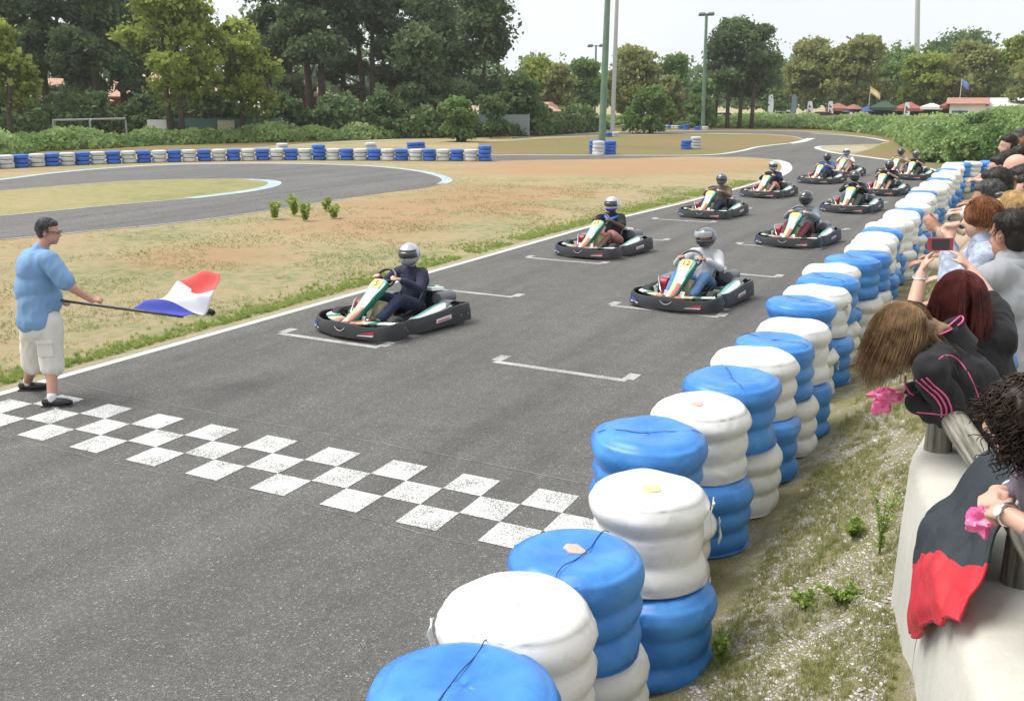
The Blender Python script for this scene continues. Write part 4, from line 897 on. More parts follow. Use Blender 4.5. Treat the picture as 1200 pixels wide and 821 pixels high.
def make_kart():
    t = thing('kart', (0, 0, 0), 0, 'kart', 'kart', 'rental karts rolling off the starting grid')
    # front bumper
    fb = [(-.60, -.36, .05, .20), (-.655, -.42, .05, .23), (-.685, -.56, .045, .235), (-.665, -.70, .045, .225), (-.58, -.80, .045, .20), (-.42, -.865, .045, .185), (-.24, -.905, .045, .20), (-.1, -.925, .045, .215), (0, -.93, .045, .218)]
    fb = fb+[(-x, y, a, c) for x, y, a, c in reversed(fb[:-1])]
    wall_ribbon(fb).build('front_bumper', M_blk, t, smooth=50, fix=True)
    # air scoop with pale lip
    b = MB(); b.loft([[(x, -.951+.02*abs(x)/.08*abs(x), .165-(.045 if k else 0)*(1-(x/.085)**2)) for x in np.linspace(-.085, .085, 9)] for k in (0, 1)], False, False)
    o = b.build('air_scoop', M_dark, t); m_ = o.modifiers.new('s', 'SOLIDIFY'); m_.thickness = .004
    b = MB(); b.tube([(x, -.955+.25*x*x, .165-.047*(1-(x/.09)**2)) for x in np.linspace(-.09, .09, 9)], .004, 5); b.build('scoop_lip', M_stick, t)
    # stickers on the front and sides
    def stick(pts, m, name='sticker'):
        q = MB(); q.add(pts, [(0, 1, 2, 3)]); o = q.build(name, m, t); s_ = o.modifiers.new('s', 'SOLIDIFY'); s_.thickness = .002; s_.offset = 0; return o
    stick([(.30, -.916, .10), (.50, -.858, .10), (.50, -.856, .145), (.36, -.902, .125)], M_stickr); stick([(.27, -.924, .085), (.49, -.864, .085), (.50, -.86, .102), (.29, -.918, .095)], M_stick)
    stick([(-.60, -.815, .10), (-.50, -.862, .09), (-.50, -.86, .12), (-.60, -.81, .16)], M_stickb); stick([(-.62, -.80, .08), (-.47, -.874, .07), (-.47, -.873, .085), (-.62, -.80, .10)], M_stick)
    # side pods
    for s in (-1, 1):
        sp = [(s*.585, -.42, .05, .20), (s*.655, -.34, .05, .235), (s*.665, -.15, .045, .225), (s*.66, .1, .045, .235), (s*.665, .35, .045, .25), (s*.675, .55, .045, .27), (s*.672, .75, .05, .275), (s*.63, .87, .05, .27), (s*.5, .915, .06, .255)]
        if s < 0: sp = list(reversed(sp))
        wall_ribbon(sp).build('side_pod', M_blk, t, smooth=50, fix=True)
        pod = []
        for u in np.linspace(0, 1, 9):
            y = -.20+.72*u; wo = .615; wi = .60-.18*math.sin(PI*min(1, .25+u*.55)); zt = .215+.10*sstep(.1, .9, u)
            pod.append([(s*wo, y, .12), (s*wo, y, zt-.045), (s*(wo-.03), y, zt-.02), (s*(wo*.6+wi*.4), y, zt), (s*(wo*.3+wi*.7), y, zt+.004), (s*wi, y, zt-.03), (s*wi, y, .1)])
        b = MB(); b.loft(pod, True, True, mis=lambda i, j: {0: 0, 1: 0, 2: 0, 3: 2, 4: 3, 5: 3, 6: 0}[j]); b.build('pod_panel', [M_kw, M_ko, M_kt, M_kg], t, fix=True, smooth=40)
        q = [(s*.683, .12, .11), (s*.683, .42, .125), (s*.683, .42, .185), (s*.683, .12, .165)]; stick(q, M_stick)
        stick([(s*.6845, .15, .12), (s*.6845, .39, .132), (s*.6845, .39, .15), (s*.6845, .15, .138)], M_stickr)
        for (yy, zz) in ((-.52, .12), (-.48, .16), (-.44, .12), (.62, .14), (.76, .14)):
            q = MB(); q.lathe([(.001, 0), (.011, 0), (.011, .008), (.001, .008)], 8, axis='x'); o = q.build('bolt', M_st, t); o.location = (s*.683-(.008 if s < 0 else 0), yy, zz)
    rb = [(-.55, .905, .10, .245), (-.3, .94, .10, .25), (0, .95, .10, .25), (.3, .94, .10, .25), (.55, .905, .10, .245)]; rb = list(reversed(rb))
    wall_ribbon(rb).build('rear_bumper', M_blk, t, smooth=50, fix=True)
    # front skirt panel behind the bumper
    b = MB(); L = []
    for x in np.linspace(-.60, .60, 25):
        y0 = -.885+.30*(abs(x)/.6)**2.6; L.append([(x, y0, .205-.01*math.cos(x*9)), (x*.96, y0+.05, .215), (x*.9, y0+.17+.07*(1-abs(x)/.6), .20), (x*.86, y0+.21+.07*(1-abs(x)/.6), .10)])
    def skm(i, j):
        a = abs(i-11.5)/12
        return [4, 2, 3, 0, 1, 0][min(5, int(a*6.5))] if j < 2 else (0 if i % 3 else 2)
    b.loft(L, False, False, mis=skm); o = b.build('front_panel', [M_kw, M_kg, M_ko, M_kc, M_blk], t); m_ = o.modifiers.new('s', 'SOLIDIFY'); m_.thickness = .012
    # nose fairing rising to the steering wheel
    b = MB(); L = []
    for i, (y, z, w2, dp) in enumerate([(-.88, .215, .055, .03), (-.80, .245, .065, .05), (-.70, .295, .07, .07), (-.58, .37, .075, .085), (-.47, .45, .085, .10), (-.38, .52, .095, .10), (-.31, .575, .118, .09), (-.24, .63, .128, .07), (-.19, .66, .12, .05)]):
        L.append([(-w2*1.15, y+.02, z-dp), (-w2, y, z-.015), (-w2*.72, y, z), (-w2*.2, y, z+.008), (w2*.2, y, z+.008), (w2*.72, y, z), (w2, y, z-.015), (w2*1.15, y+.02, z-dp)])
    def nosm(i, j):
        if j in (0, 6): return 1
        if j == 1: return 2
        if i < 3: return 3 if j > 3 else 4
        return {2: 0, 3: 4 if i < 5 else 0, 4: 0, 5: 2 if i > 3 else 0}[j]
    b.loft(L, False, False, mis=nosm); o = b.build('nose_fairing', [M_kw, M_kg, M_kt, M_ko, M_kc], t, smooth=45); m_ = o.modifiers.new('s', 'SOLIDIFY'); m_.thickness = .01
    b = MB(); b.box((0, -.268, .619), (.17, .15, .006), rot=(R(38), 0, 0)); b.build('number_plate', M_plate, t, bevel=.004)
    # steering
    b = MB(); c = Vector((0, -.10, .66)); e1 = Vector((1, 0, 0)); e2 = Vector((0, .62, .78)).normalized()
    b.tube([c+(e1*math.cos(a)*.17+e2*math.sin(a)*.145) for a in np.linspace(0, 2*PI, 28)[:-1]], .019, 8, closed=True); b.tube([c-e1*.16, c-e2*.03, c+e1*.16], .012, 6); b.tube([c-e2*.03, c-e2*.13], .012, 6)
    b.ball(c-e2*.03, .035, 10, 6); b.build('steering_wheel', M_seatm, t, smooth=True)
    b = MB(); b.tube([c-e2*.03, (0, -.42, .16)], .014, 8); b.build('steering_column', M_st, t)
    # chassis, floor, axles
    b = MB()
    for s in (-1, 1):
        b.tube([(s*.20, -.80, .09), (s*.22, -.45, .09), (s*.32, -.2, .09), (s*.33, .45, .09), (s*.28, .85, .09)], .016, 8)
        b.tube([(s*.22, -.42, .09), (s*.45, -.46, .12)], .014, 6)
    for y in (-.8, -.35, .2, .85): b.tube([(-.28, y, .09), (.28, y, .09)], .016, 8)
    b.tube([(-.2, -.62, .1), (-.22, -.66, .2), (.22, -.66, .2), (.2, -.62, .1)], .012, 6); b.build('chassis', M_st, t, smooth=True)
    b = MB(); b.prism([(-.26, -.78), (.26, -.78), (.34, -.2), (.34, .15), (-.34, .15), (-.34, -.2)], .058, .066); b.build('floor_tray', M_st, t)
    b = MB(); b.tube([(-.52, .55, .14), (.52, .55, .14)], .02, 10); b.build('rear_axle', M_st, t)
    # wheels
    for s in (-1, 1):
        for y, r_, wd, x in ((-.47, .142, .12, .50), (.55, .148, .17, .52)):
            b = MB(); b.lathe([(r_*.55, -wd/2+.012), (r_*.8, -wd/2), (r_*.95, -wd/2+.012), (r_, -wd*.25), (r_, wd*.25), (r_*.95, wd/2-.012), (r_*.8, wd/2), (r_*.55, wd/2-.012)], 24, axis='x')
            wo = b.build('wheel', M_rub, t, smooth=40); wo.location = (s*x, y, r_)
            if y < 0: wo.rotation_euler = (0, 0, R(8))
            b = MB(); b.lathe([(.012, -wd*.32), (r_*.4, -wd*.36), (r_*.57, -wd*.47), (r_*.57, wd*.47), (r_*.4, wd*.36), (.012, wd*.32)], 16, axis='x')
            for k in range(3):
                a = 2*PI*k/3
                for ss in (-1, 1): b.lathe([(.001, ss*wd*.36), (.012, ss*wd*.36), (.012, ss*wd*.42), (.001, ss*wd*.42)], 6, c=(0, .035*math.cos(a), .035*math.sin(a)), axis='x')
            b.build('rim', M_st, wo, smooth=40)
    # fuel tank, seat
    b = MB(); b.loft([[(x*k, y*k2-.22, z) for x, y in ((-.11, -.14), (.11, -.14), (.13, 0), (.12, .14), (-.12, .14), (-.13, 0))] for k, k2, z in ((.9, .95, .08), (1, 1, .12), (1, 1, .27), (.85, .8, .34), (.4, .4, .37))]); b.build('fuel_tank', M_tank, t, smooth=60, bevel=.01)
    b = MB(); L = []
    for y, z, w2, h in ((.02, .13, .15, .05), (.12, .10, .17, .10), (.28, .09, .18, .15), (.42, .12, .18, .18), (.50, .22, .18, .20), (.54, .34, .18, .17), (.575, .46, .175, .12), (.60, .56, .16, .05)):
        fwd = Vector((0, -.35, 1)) if y < .45 else Vector((0, -1, .25)); fwd.normalize()
        L.append([(w2*1.08*math.cos(a), y+fwd.y*h*(abs(math.cos(a))**1.8), z+fwd.z*h*(abs(math.cos(a))**1.8)) for a in np.linspace(PI, 0, 13)])
    b.loft(L, False, False); o = b.build('seat', M_seatm, t, smooth=True); m_ = o.modifiers.new('s', 'SOLIDIFY'); m_.thickness = .012
    b = MB(); b.tube([L[k][0] for k in range(1, 8)]+[L[7][k] for k in range(1, 12)]+[L[k][12] for k in range(7, 0, -1)], .010, 6); b.build('seat_edge', M_gry, t, smooth=True)
    # engine side: air box, red cover, chrome tube; rear engine with cover and exhaust
    b = MB(); b.box((-.43, .10, .24), (.24, .34, .18), taper=.9); b.box((-.43, .10, .345), (.2, .28, .04), taper=.7); b.build('air_box', M_gry, t, bevel=.02)
    b = MB(); b.lathe([(.01, -.07), (.085, -.06), (.095, 0), (.085, .06), (.01, .07)], 16, c=(-.37, -.17, .27), axis='x'); b.box((-.37, -.2, .2), (.12, .12, .14)); b.build('engine_cover', M_redm, t, smooth=40)
    b = MB(); b.tube([(-.5, -.12, .36), (-.44, -.25, .34), (-.34, -.40, .24), (-.27, -.50, .16)], .012, 8); b.build('guard_tube', M_chrome, t, smooth=True)
    b = MB(); b.box((.02, .74, .27), (.34, .24, .26), taper=.85); b.lathe([(.02, -.1), (.07, -.09), (.07, .09), (.02, .1)], 12, c=(.02, .67, .22), axis='x')
    for k in range(5): b.box((.02, .62, .16+k*.035), (.3, .06, .012))
    b.build('engine', M_dark, t, bevel=.012)
    b = MB(); b.box((.04, .72, .425), (.36, .28, .05), rot=(R(-6), 0, 0), taper=.86); b.box((.04, .70, .455), (.16, .12, .03), rot=(R(-6), 0, 0), mi=1); b.build('engine_lid', [M_kw, M_kg], t, bevel=.012)
    b = MB(); b.lathe([(.02, -.16), (.085, -.15), (.095, -.1), (.095, .12), (.08, .16), (.02, .17)], 18, c=(.36, .66, .33), axis='y'); b.build('exhaust', M_gry, t, smooth=40)
    for s in (-1, 1):
        b = MB(); L = [[(s*x, .55+.20*math.cos(a), .13+.20*math.sin(a)) for x in (.44, .46, .60, .615)] for a in np.linspace(.55, 2.5, 9)]
        b.loft(L, False, False); o = b.build('wheel_guard', M_gry, t, smooth=True); m_ = o.modifiers.new('s', 'SOLIDIFY'); m_.thickness = .008
        b = MB(); b.box((s*.13, -.66, .2), (.06, .02, .14), rot=(R(-25), 0, 0)); b.tube([(s*.13, -.62, .09), (s*.13, -.66, .2)], .008, 6); b.build('pedal', M_st, t)
        b = MB(); b.tube([(s*.45, -.46, .12), (s*.12, -.42, .14), (0, -.40, .16)], .008, 6); b.build('tie_rod', M_st, t)
    # battery / pod clutter seen between the wheels
    b = MB(); b.box((.30, -.1, .13), (.12, .22, .1)); b.box((.25, -.34, .15), (.1, .1, .1)); b.tube([(.2, -.3, .2), (.3, -.1, .2), (.28, .1, .24)], .008, 6); b.build('control_box', M_dark, t, bevel=.01)
    return t
KART = make_kart()
KPOS = [(1.305, 5.50, 0, 'leftmost kart of the front rank, driver in a dark blue sweatshirt', '5'), (4.50, 9.18, 2, 'front kart of the right column with number 12, beside the tyre barrier', '12'), (1.33, 13.30, -1, 'second kart of the left column with number 15, driver in pink shorts', '15'),
        (4.62, 16.75, 0, 'second kart of the right column, driver in maroon trousers', '6'), (1.42, 21.2, 1, 'third kart of the left column, driver in brown jacket', '8'), (1.42, 27.85, -1, 'fourth kart of the left column, driver with silver helmet and dark top', '3'),
        (4.62, 24.4, 1, 'third kart of the right column, driver all in black', '9'), (1.95, 34.6, -2, 'fifth kart of the left column, driver in blue and black', '7'), (2.1, 38.9, 2, 'last kart of the left column, driver in white shirt', '11'),
        (4.72, 30.6, 0, 'fourth kart of the right column, driver with bare knees behind the white bundles', '2'), (4.9, 38.6, -1, 'fifth kart of the right column, driver in a black shirt close to the barrier', '4'), (4.05, 40.6, 2, 'rearmost kart of the right column, driver in light brown', '10')]
KPOS = [(x-.06, y, rz-(9.5, 8, 8, 8, 7, 8, 7, 8, 9, 7, 8, 7)[k], lb, num) for k, (x, y, rz, lb, num) in enumerate(KPOS)]
karts = []
for k, (x, y, rz, lb, num) in enumerate(KPOS):
    o = KART if k == 0 else copytree(KART); karts.append(o)
for k, (o, (x, y, rz, lb, num)) in enumerate(zip(karts, KPOS)):
    o.location = (x, y, 0); o.rotation_euler = (0, 0, R(rz)); o['label'] = lb; o.scale = (1.05,)*3
    if k < 3: text_mesh(num, .13, M_dark, o, (0, -.268-.003, .6235), (R(38), 0, 0))

# ------------------------------------------------------------------ people
def V3(*a): return Vector(a)
def prim_mesh(prims):
    b = MB()
    for p in prims:
        if p[0] == 'c':
            a, c, ra, rb = Vector(p[1]), Vector(p[2]), p[3], p[4]; d = c-a; L = max(d.length, 1e-4); d = d/L; x = d.orthogonal().normalized(); y = d.cross(x); rings = []
            n = 10 if max(ra, rb) < .03 else 16
            sq = p[5] if len(p) > 5 else None
            for i in range(5):
                t = -PI/2+(PI/2)*i/4+.02; rings.append((a+d*ra*math.sin(t), ra*max(.04, math.cos(t))))
            for i in range(5):
                t = (PI/2)*i/4-.02*(i == 4); rings.append((c+d*rb*math.sin(t), rb*max(.04, math.cos(t))))
            b.loft([[q+(x*math.cos(2*PI*k/n)+y*math.sin(2*PI*k/n))*r_ for k in range(n)] for q, r_ in rings])
        else:
            b.ball(p[1], p[2], 18, 12, rot=p[3] if len(p) > 3 else None)
    return b
def blob(name, prims, m, parent, voxel=.014, it=6, wrinkle=0, wscale=9, org=None, cut=None):
    b = prim_mesh(prims); me = bpy.data.meshes.new('tmp'); me.from_pydata(b.v, [], b.f); o = bpy.data.objects.new('tmp', me); COL.objects.link(o)
    r_ = o.modifiers.new('r', 'REMESH'); r_.mode = 'VOXEL'; r_.voxel_size = voxel; r_.use_smooth_shade = True
    if it: s_ = o.modifiers.new('s', 'SMOOTH'); s_.factor = .5; s_.iterations = it
    dg = bpy.context.evaluated_depsgraph_get(); me2 = bpy.data.meshes.new_from_object(o.evaluated_get(dg)); bpy.data.objects.remove(o); bpy.data.meshes.remove(me)
    me2.materials.clear(); me2.materials.append(m)
    n = len(me2.vertices); co = np.empty(n*3, np.float32); me2.vertices.foreach_get('co', co)
    if wrinkle:
        no = np.empty(n*3, np.float32); me2.vertices.foreach_get('normal', no); co = co.reshape(-1, 3); no = no.reshape(-1, 3)
        d = np.array([noise.noise(Vector((p[0]*wscale, p[1]*wscale, p[2]*wscale*.55)))+.5*(1-2*abs(noise.noise(Vector((p[0]*wscale*1.8+3, p[1]*wscale*1.8, p[2]*wscale))))) for p in co.tolist()])
        co = (co+no*d[:, None]*wrinkle).ravel()
    if org is not None: co = (co.reshape(-1, 3)-np.array(org, np.float32)).ravel()
    me2.vertices.foreach_set('co', co.astype(np.float32)); me2.update(); me2.shade_smooth()
    o = bpy.data.objects.new(name, me2); link(o, parent); return o
def skinmat(name, c): 
    m = mat(name, c, .5, var=.08, scale=12)
    b_ = m.node_tree.nodes['Principled BSDF']; b_.inputs['Subsurface Weight'].default_value = .0
    return m
SK1 = skinmat('skin_fair', (.60, .36, .27)); SK2 = skinmat('skin_tanned', (.42, .22, .15)); SK3 = skinmat('skin_dark', (.12, .06, .04))
def cloth(name, c, rough=.85, var=.12, scale=6): return mat(name, c, rough, var=var, scale=scale, bump=.25, bscale=160, sheen=.04)
def head_prims(c, f, up, s=1.0):
    """head centred at c looking along f"""
    c = Vector(c); f = Vector(f).normalized(); up = Vector(up); up = (up-f*up.dot(f)).normalized(); r_ = f.cross(up)
    M = Matrix((r_, f, up)).transposed(); e = M.to_euler()
    P = lambda x, y, z: c+(r_*x+f*y+up*z)*s
    return [('e', P(0, -.012, .03), (.076*s, .094*s, .092*s), e), ('e', P(0, .022, -.045), (.058*s, .068*s, .07*s), e), ('e', P(0, .06, -.088), (.028*s, .024*s, .022*s), e),
            ('c', P(0, .088, .012), P(0, .104, -.022), .009*s, .014*s), ('e', P(-.014, .093, -.026), (.009*s,)*3), ('e', P(.014, .093, -.026), (.009*s,)*3), ('e', P(0, .083, -.052), (.024*s, .012*s, .009*s), e), ('e', P(0, .083, -.064), (.02*s, .012*s, .008*s), e),
            ('e', P(-.034, .068, .022), (.024*s, .016*s, .01*s), e), ('e', P(.034, .068, .022), (.024*s, .016*s, .01*s), e),
            ('e', P(-.079, -.008, -.008), (.010*s, .02*s, .032*s), e), ('e', P(.079, -.008, -.008), (.010*s, .02*s, .032*s), e)], P, e
def face_bits(P, s, parent, org, brow=None, eyes=True):
    if eyes:
        for k in (-1, 1):
            b = MB(); b.ball(P(.031*k, .074, .008)-Vector(org), (.0125*s, .0125*s, .009*s), 10, 7); b.build('eye', mat('eye_white', (.5, .48, .46), .3, var=0), parent, smooth=True)
            b = MB(); b.ball(P(.031*k, .085, .008)-Vector(org), .0055*s, 8, 6); b.build('iris', mat('iris', (.03, .018, .01), .2, var=0), parent, smooth=True)
    b = MB()
    b.tube([P(x, .0905-abs(x)*.15, -.0575)-Vector(org) for x in (-.022, -.01, 0, .01, .022)], .003*s, 5); b.build('lips', mat('lip', (.35, .13, .11), .5, var=0), parent, smooth=True)
    if brow:
        for k in (-1, 1):
            b = MB(); b.tube([P(k*x, .088-abs(x)*.35, .034-abs(x-.03)*.15)-Vector(org) for x in (.015, .03, .048)], .0038*s, 5); b.build('eyebrow', brow, parent)
def hand_prims(wr, d, pn, side=1, curl=.5, s=1.0, spread=.15, thumb=.6, fingers=None):
    """wrist, hand direction d, palm normal pn; side +-1 where thumb leaves; curl 0..1 bends the fingers towards the palm side"""
    wr = Vector(wr); d = Vector(d).normalized(); pn = Vector(pn); pn = (pn-d*pn.dot(d)).normalized(); w_ = d.cross(pn)*side; out = []
    for k, a in enumerate((-.028, -.010, .010, .028)):
        out.append(('c', wr+d*.02*s+w_*a*.6*s, wr+d*.078*s+w_*a*s, .0135*s, .0115*s))
    out.append(('c', wr-d*.01*s, wr+d*.04*s, .021*s, .02*s))
    Ls = (.062, .074, .08, .07)
    for k, a in enumerate((-.030, -.0105, .0105, .030)):
        p = wr+d*.08*s+w_*a*s; ang = 0; L = Ls[k]*s; dd = (d+w_*a*spread*25*.25).normalized()
        cu = curl if fingers is None else fingers[k]
        for q, (fr, rr) in enumerate(((.45, .0088), (.32, .0078), (.23, .0068))):
            ang += cu*(1.0, 1.25, .8)[q]; v = dd*math.cos(ang)-pn*math.sin(ang)*-1; v = (dd*math.cos(ang)+pn*math.sin(ang)).normalized(); e = p+v*L*fr; out.append(('c', p, e, rr*s*1.03, rr*s)); p = e
    p = wr+d*.022*s+w_*.026*s; v = (d*.75+w_*(.75)+pn*.25*thumb).normalized(); e = p+v*.036*s; out.append(('c', p, e, .0125*s, .0105*s)); p = e
    v = (d*.9+w_*(.25-.5*thumb)+pn*.9*thumb).normalized(); e = p+v*.03*s; out.append(('c', p, e, .0105*s, .009*s)); v2 = (v+pn*.4*thumb-w_*.3*thumb).normalized(); out.append(('c', e, e+v2*.022*s, .009*s, .0078*s))
    return out
def limb(a, k, b, ra, rk, rb): return [('c', a, k, ra, rk), ('c', k, b, rk, rb)]
def hair_strands(name, roots, m, parent, org, r=.0016, seg=9, flow=None, tone=None):
    b = MB()
    for p, path in roots:
        n_ = len(path); b.tube([q-Vector(org) for q in path], [r*(1-.75*i/(n_-1)) for i in range(n_)], 3)
    o = b.build(name, m, parent, smooth=True); return o
def hairmat(name, c1, c2, scale=30):
    if name in MATS: return MATS[name]
    m, n, b_ = nt(name); v = n.nodes.new('ShaderNodeTexCoord').outputs['Object']; f = tex(n, 'Noise', scale, v, 3, .6)
    n.links.new(ramp(n, f.outputs['Fac'], [(.35, c1), (.65, c2)]), b_.inputs['Base Color']); b_.inputs['Roughness'].default_value = .55; b_.inputs['Specular IOR Level'].default_value = .3; MATS[name] = m; return m
H_dark = hairmat('dark_hair', (.012, .009, .008), (.035, .026, .02)); H_brown = hairmat('brown_hair', (.13, .08, .045), (.34, .22, .12), 14); H_red = hairmat('red_hair', (.05, .010, .010), (.13, .026, .022), 12)
H_blond = hairmat('blond_hair', (.30, .18, .07), (.58, .40, .20), 14); H_grey = hairmat('grey_hair', (.03, .028, .026), (.10, .095, .09)); H_black = hairmat('curly_hair', (.008, .006, .005), (.04, .022, .014), 30)
def short_hair(P, s, c, f, up, m, parent, org, n=1500, ln=.02, bald=0, voxel=.008):
    """cap of short hair hugging the skull"""
    f = Vector(f).normalized(); up = Vector(up); up = (up-f*up.dot(f)).normalized(); r_ = f.cross(up); e = Matrix((r_, f, up)).transposed().to_euler()
    pr = [('e', P(0, -.022, .046), (.079*s, .09*s, .088*s), e), ('e', P(0, -.05, .0), (.073*s, .06*s, .078*s), e), ('e', P(0, .03, .085), (.058*s, .05*s, .035*s), e)]
    h = blob('hair', pr, m, parent, voxel, 3, .004, 60, org); b = MB()
    for k in range(n):
        a = random.uniform(0, 2*PI); z = random.uniform(-.35, 1)
        q = math.sqrt(max(0, 1-z*z)); x, y = q*math.cos(a), q*math.sin(a)
        if y > .45 and z < .72: continue
        p0 = P(x*.078, -.018+y*.092, .038+z*.088); nrm = (r_*x+f*y+up*z); d = (nrm*.55+up*-.35+f*random.uniform(-.3, .3)+r_*random.uniform(-.3, .3)).normalized()
        b.tube([p0-Vector(org), p0+d*ln*.6*s-Vector(org), p0+(d-up*.2)*ln*s-Vector(org)], [.0014, .001, .0004], 3)
    b.build('hair_strands', m, h); return h

# drivers ------------------------------------------------------------
def helmet(c, yaw, parent, shellm, visor, pitch=0, open_=False, trimm=None):
    h = bpy.data.objects.new('helmet', None); link(h, parent); h.location = c; h.rotation_euler = (R(pitch), 0, yaw)
    b = MB(); n_ = 28; rings = []
    for i in range(17):
        t = PI*(.015+.84*i/16); z = math.cos(t)*(.135 if t < PI/2 else .155); q = math.sin(t)*.128
        if t > PI*.62: q *= 1-.12*(t-PI*.62)
        rings.append([(q*.93*math.cos(2*PI*k/n_), q*1.12*math.sin(2*PI*k/n_)+.004-(.028*sstep(.02, .12, -z) if math.sin(2*PI*k/n_) < -.3 else 0), z) for k in range(n_)])
    rings.append([(x*.8, y*.8, z+.03) for x, y, z in rings[-1]])
    b.loft(rings, True, False, mis=lambda i, j: 1 if (6 <= i <= 9 and 15 <= j <= 26) else (2 if i > (9 if open_ else 11) and 14 <= j <= 27 else 0))
    if open_: kp = [q for q in range(len(b.f)) if b.m[q] != 1]; b.f = [b.f[q] for q in kp]; b.m = [b.m[q] for q in kp]
    sh = b.build('shell', [shellm, M_dark, trimm or shellm], h, smooth=50); s_ = sh.modifiers.new('s', 'SOLIDIFY'); s_.thickness = .012; s_.offset = -1
    b = MB(); L = []
    dz, dp = (.0, .0) if not open_ else (.058, .035)
    for z in np.linspace(.052, -.028, 6):
        z2 = z+dz; L.append([((.124+.010)*math.sqrt(max(.05, 1-(z/.15)**2))*math.cos(a), (.159+dp)*math.sqrt(max(.05, 1-(z/.15)**2))*math.sin(a)+.004, z2) for a in np.linspace(PI*1.08, PI*1.92, 14)])
    b.loft(L, False, False); v_ = b.build('visor', visor, h, smooth=True); s_ = v_.modifiers.new('s', 'SOLIDIFY'); s_.thickness = .003
    b = MB(); [b.lathe([(.001, -.004), (.018, -.004), (.018, .004), (.001, .004)], 12, c=(s*.122, -.012, .02+dz*.5), axis='x') for s in (-1, 1)]; b.build('visor_pivot', M_gry, h)
    return h
M_visor = mat('smoked_visor', (.03, .03, .035), .08, var=0, coat=1); M_visorc = mat('clear_visor', (.62, .66, .68), .1, var=0, alpha=.45); M_hs = mat('helmet_silver', (.50, .51, .53), .25, metal=.5, coat=1, var=.25, scale=22); M_hg = mat('helmet_grey', (.12, .13, .14), .25, coat=1, var=.2, scale=10)
M_hk = mat('helmet_black', (.03, .032, .035), .2, coat=1, var=.2, scale=14); M_hw = mat('helmet_white_blue', (.55, .58, .66), .25, coat=1, var=.45, scale=13); M_hb = mat('helmet_blue', (.03, .05, .40), .3, coat=1)
def driver(k, x, y, rz, label, skin, shirt, shirtc, legs, legc, shoes, hm, hvis, short_sleeve=False, shorts=False, hyaw=0, open_=False, trim=None, wheelturn=0, lean=0, voxel=.011, hpitch=0):
    t = thing('person', (x, y, 0), R(rz), label, 'person', 'kart drivers'); t.scale = (1.17, 1.09, 1.06)
    sh = {s: V3(s*.185+lean, .36, .67) for s in (-1, 1)}; el = {s: V3(s*.31+lean*.5, .17, .52) for s in (-1, 1)}; ha = {s: V3(s*.17, -.045, .655) for s in (-1, 1)}
    hip = {s: V3(s*.10, .36, .22) for s in (-1, 1)}; kn = {s: V3(s*.19, -.06, .40) for s in (-1, 1)}; an = {s: V3(s*.17, -.44, .17) for s in (-1, 1)}
    neck = V3(lean, .37, .76); hc = V3(lean*1.3, .325, .905)
    body = [('c', V3(0, .40, .26), V3(lean*.6, .42, .5), .12, .13), ('c', V3(lean*.8, .40, .6), neck, .10, .05), ('c', neck, hc-V3(0, 0, .06), .052, .05)]
    hp, P, e = head_prims(hc, V3(math.sin(R(hyaw)), -math.cos(R(hyaw)), -.05), (0, 0, 1), 1.0); body += hp
    for s in (-1, 1):
        body += limb(sh[s], el[s], ha[s], .048, .038, .027)
        d = (V3(-s*.35, -.55, .35)).normalized(); body += hand_prims(ha[s], d, V3(-s*.35, -.1, -1), side=(1 if s > 0 else -1), curl=1.05, s=.98)
        body += limb(hip[s], kn[s], an[s], .075, .052, .036)
    blob('body', body, skin, t, voxel*.8, 2)
    face_bits(P, 1, t, (0, 0, 0), eyes=open_)
    pr = [('c', V3(0, .41, .24), V3(lean*.6, .43, .5), .145, .155), ('c', V3(lean*.7-.06, .42, .58), V3(lean*.7+.06, .42, .58), .145, .145), ('c', sh[-1]+V3(.03, .02, 0), sh[1]+V3(-.03, .02, 0), .085, .085), ('c', V3(lean, .39, .69), V3(lean, .375, .745), .08, .06)]
    for s in (-1, 1):
        if short_sleeve: m_ = sh[s].lerp(el[s], .72); pr.append(('c', sh[s], m_, .075, .068))
        else: pr += limb(sh[s], el[s], ha[s]+(el[s]-ha[s])*.16, .073, .056, .042)
    blob(shirt, pr, shirtc, t, voxel, 3, .010, 13)
    pr = [('c', V3(-.06, .38, .21), V3(.06, .38, .21), .13, .13)]
    for s in (-1, 1):
        if shorts: m_ = hip[s].lerp(kn[s], .92); pr.append(('c', hip[s], m_, .105, .09))
        else: pr += limb(hip[s], kn[s], an[s]+(kn[s]-an[s])*.12, .105, .074, .055)
    blob(legs, pr, legc, t, voxel, 3, .009, 14)
    for s in (-1, 1):
        blob('shoe', [('c', an[s]+V3(0, .03, -.03), an[s]+V3(s*.01, -.14, .03), .042, .036), ('c', an[s]+V3(0, .02, 0), an[s]+V3(0, -.02, -.02), .042, .042)], shoes, t, voxel, 2)
    helmet(hc+V3(0, .0, .025), R(hyaw), t, hm, hvis, hpitch, open_, trim)
    return t
C_navy = cloth('navy_sweat', (.018, .020, .050)); C_denim = cloth('dark_denim', (.012, .022, .06)); C_jean = cloth('blue_jeans', (.10, .20, .38), var=.3, scale=5); C_lg = cloth('light_grey_jersey', (.54, .54, .56)); C_blackt = cloth('black_cotton', (.010, .011, .014))
C_pink = cloth('salmon_shorts', (.62, .24, .21)); C_brown = cloth('brown_jacket', (.16, .11, .085)); C_maroon = cloth('maroon_trousers', (.13, .02, .035)); C_greyb = cloth('grey_blue_top', (.22, .26, .29)); C_white = cloth('white_cotton', (.68, .67, .66)); C_beige = cloth('beige_cotton', (.42, .34, .26)); C_bluet = cloth('mid_blue_cotton', (.05, .12, .34)); C_dgrey = cloth('dark_grey_cotton', (.06, .065, .07))
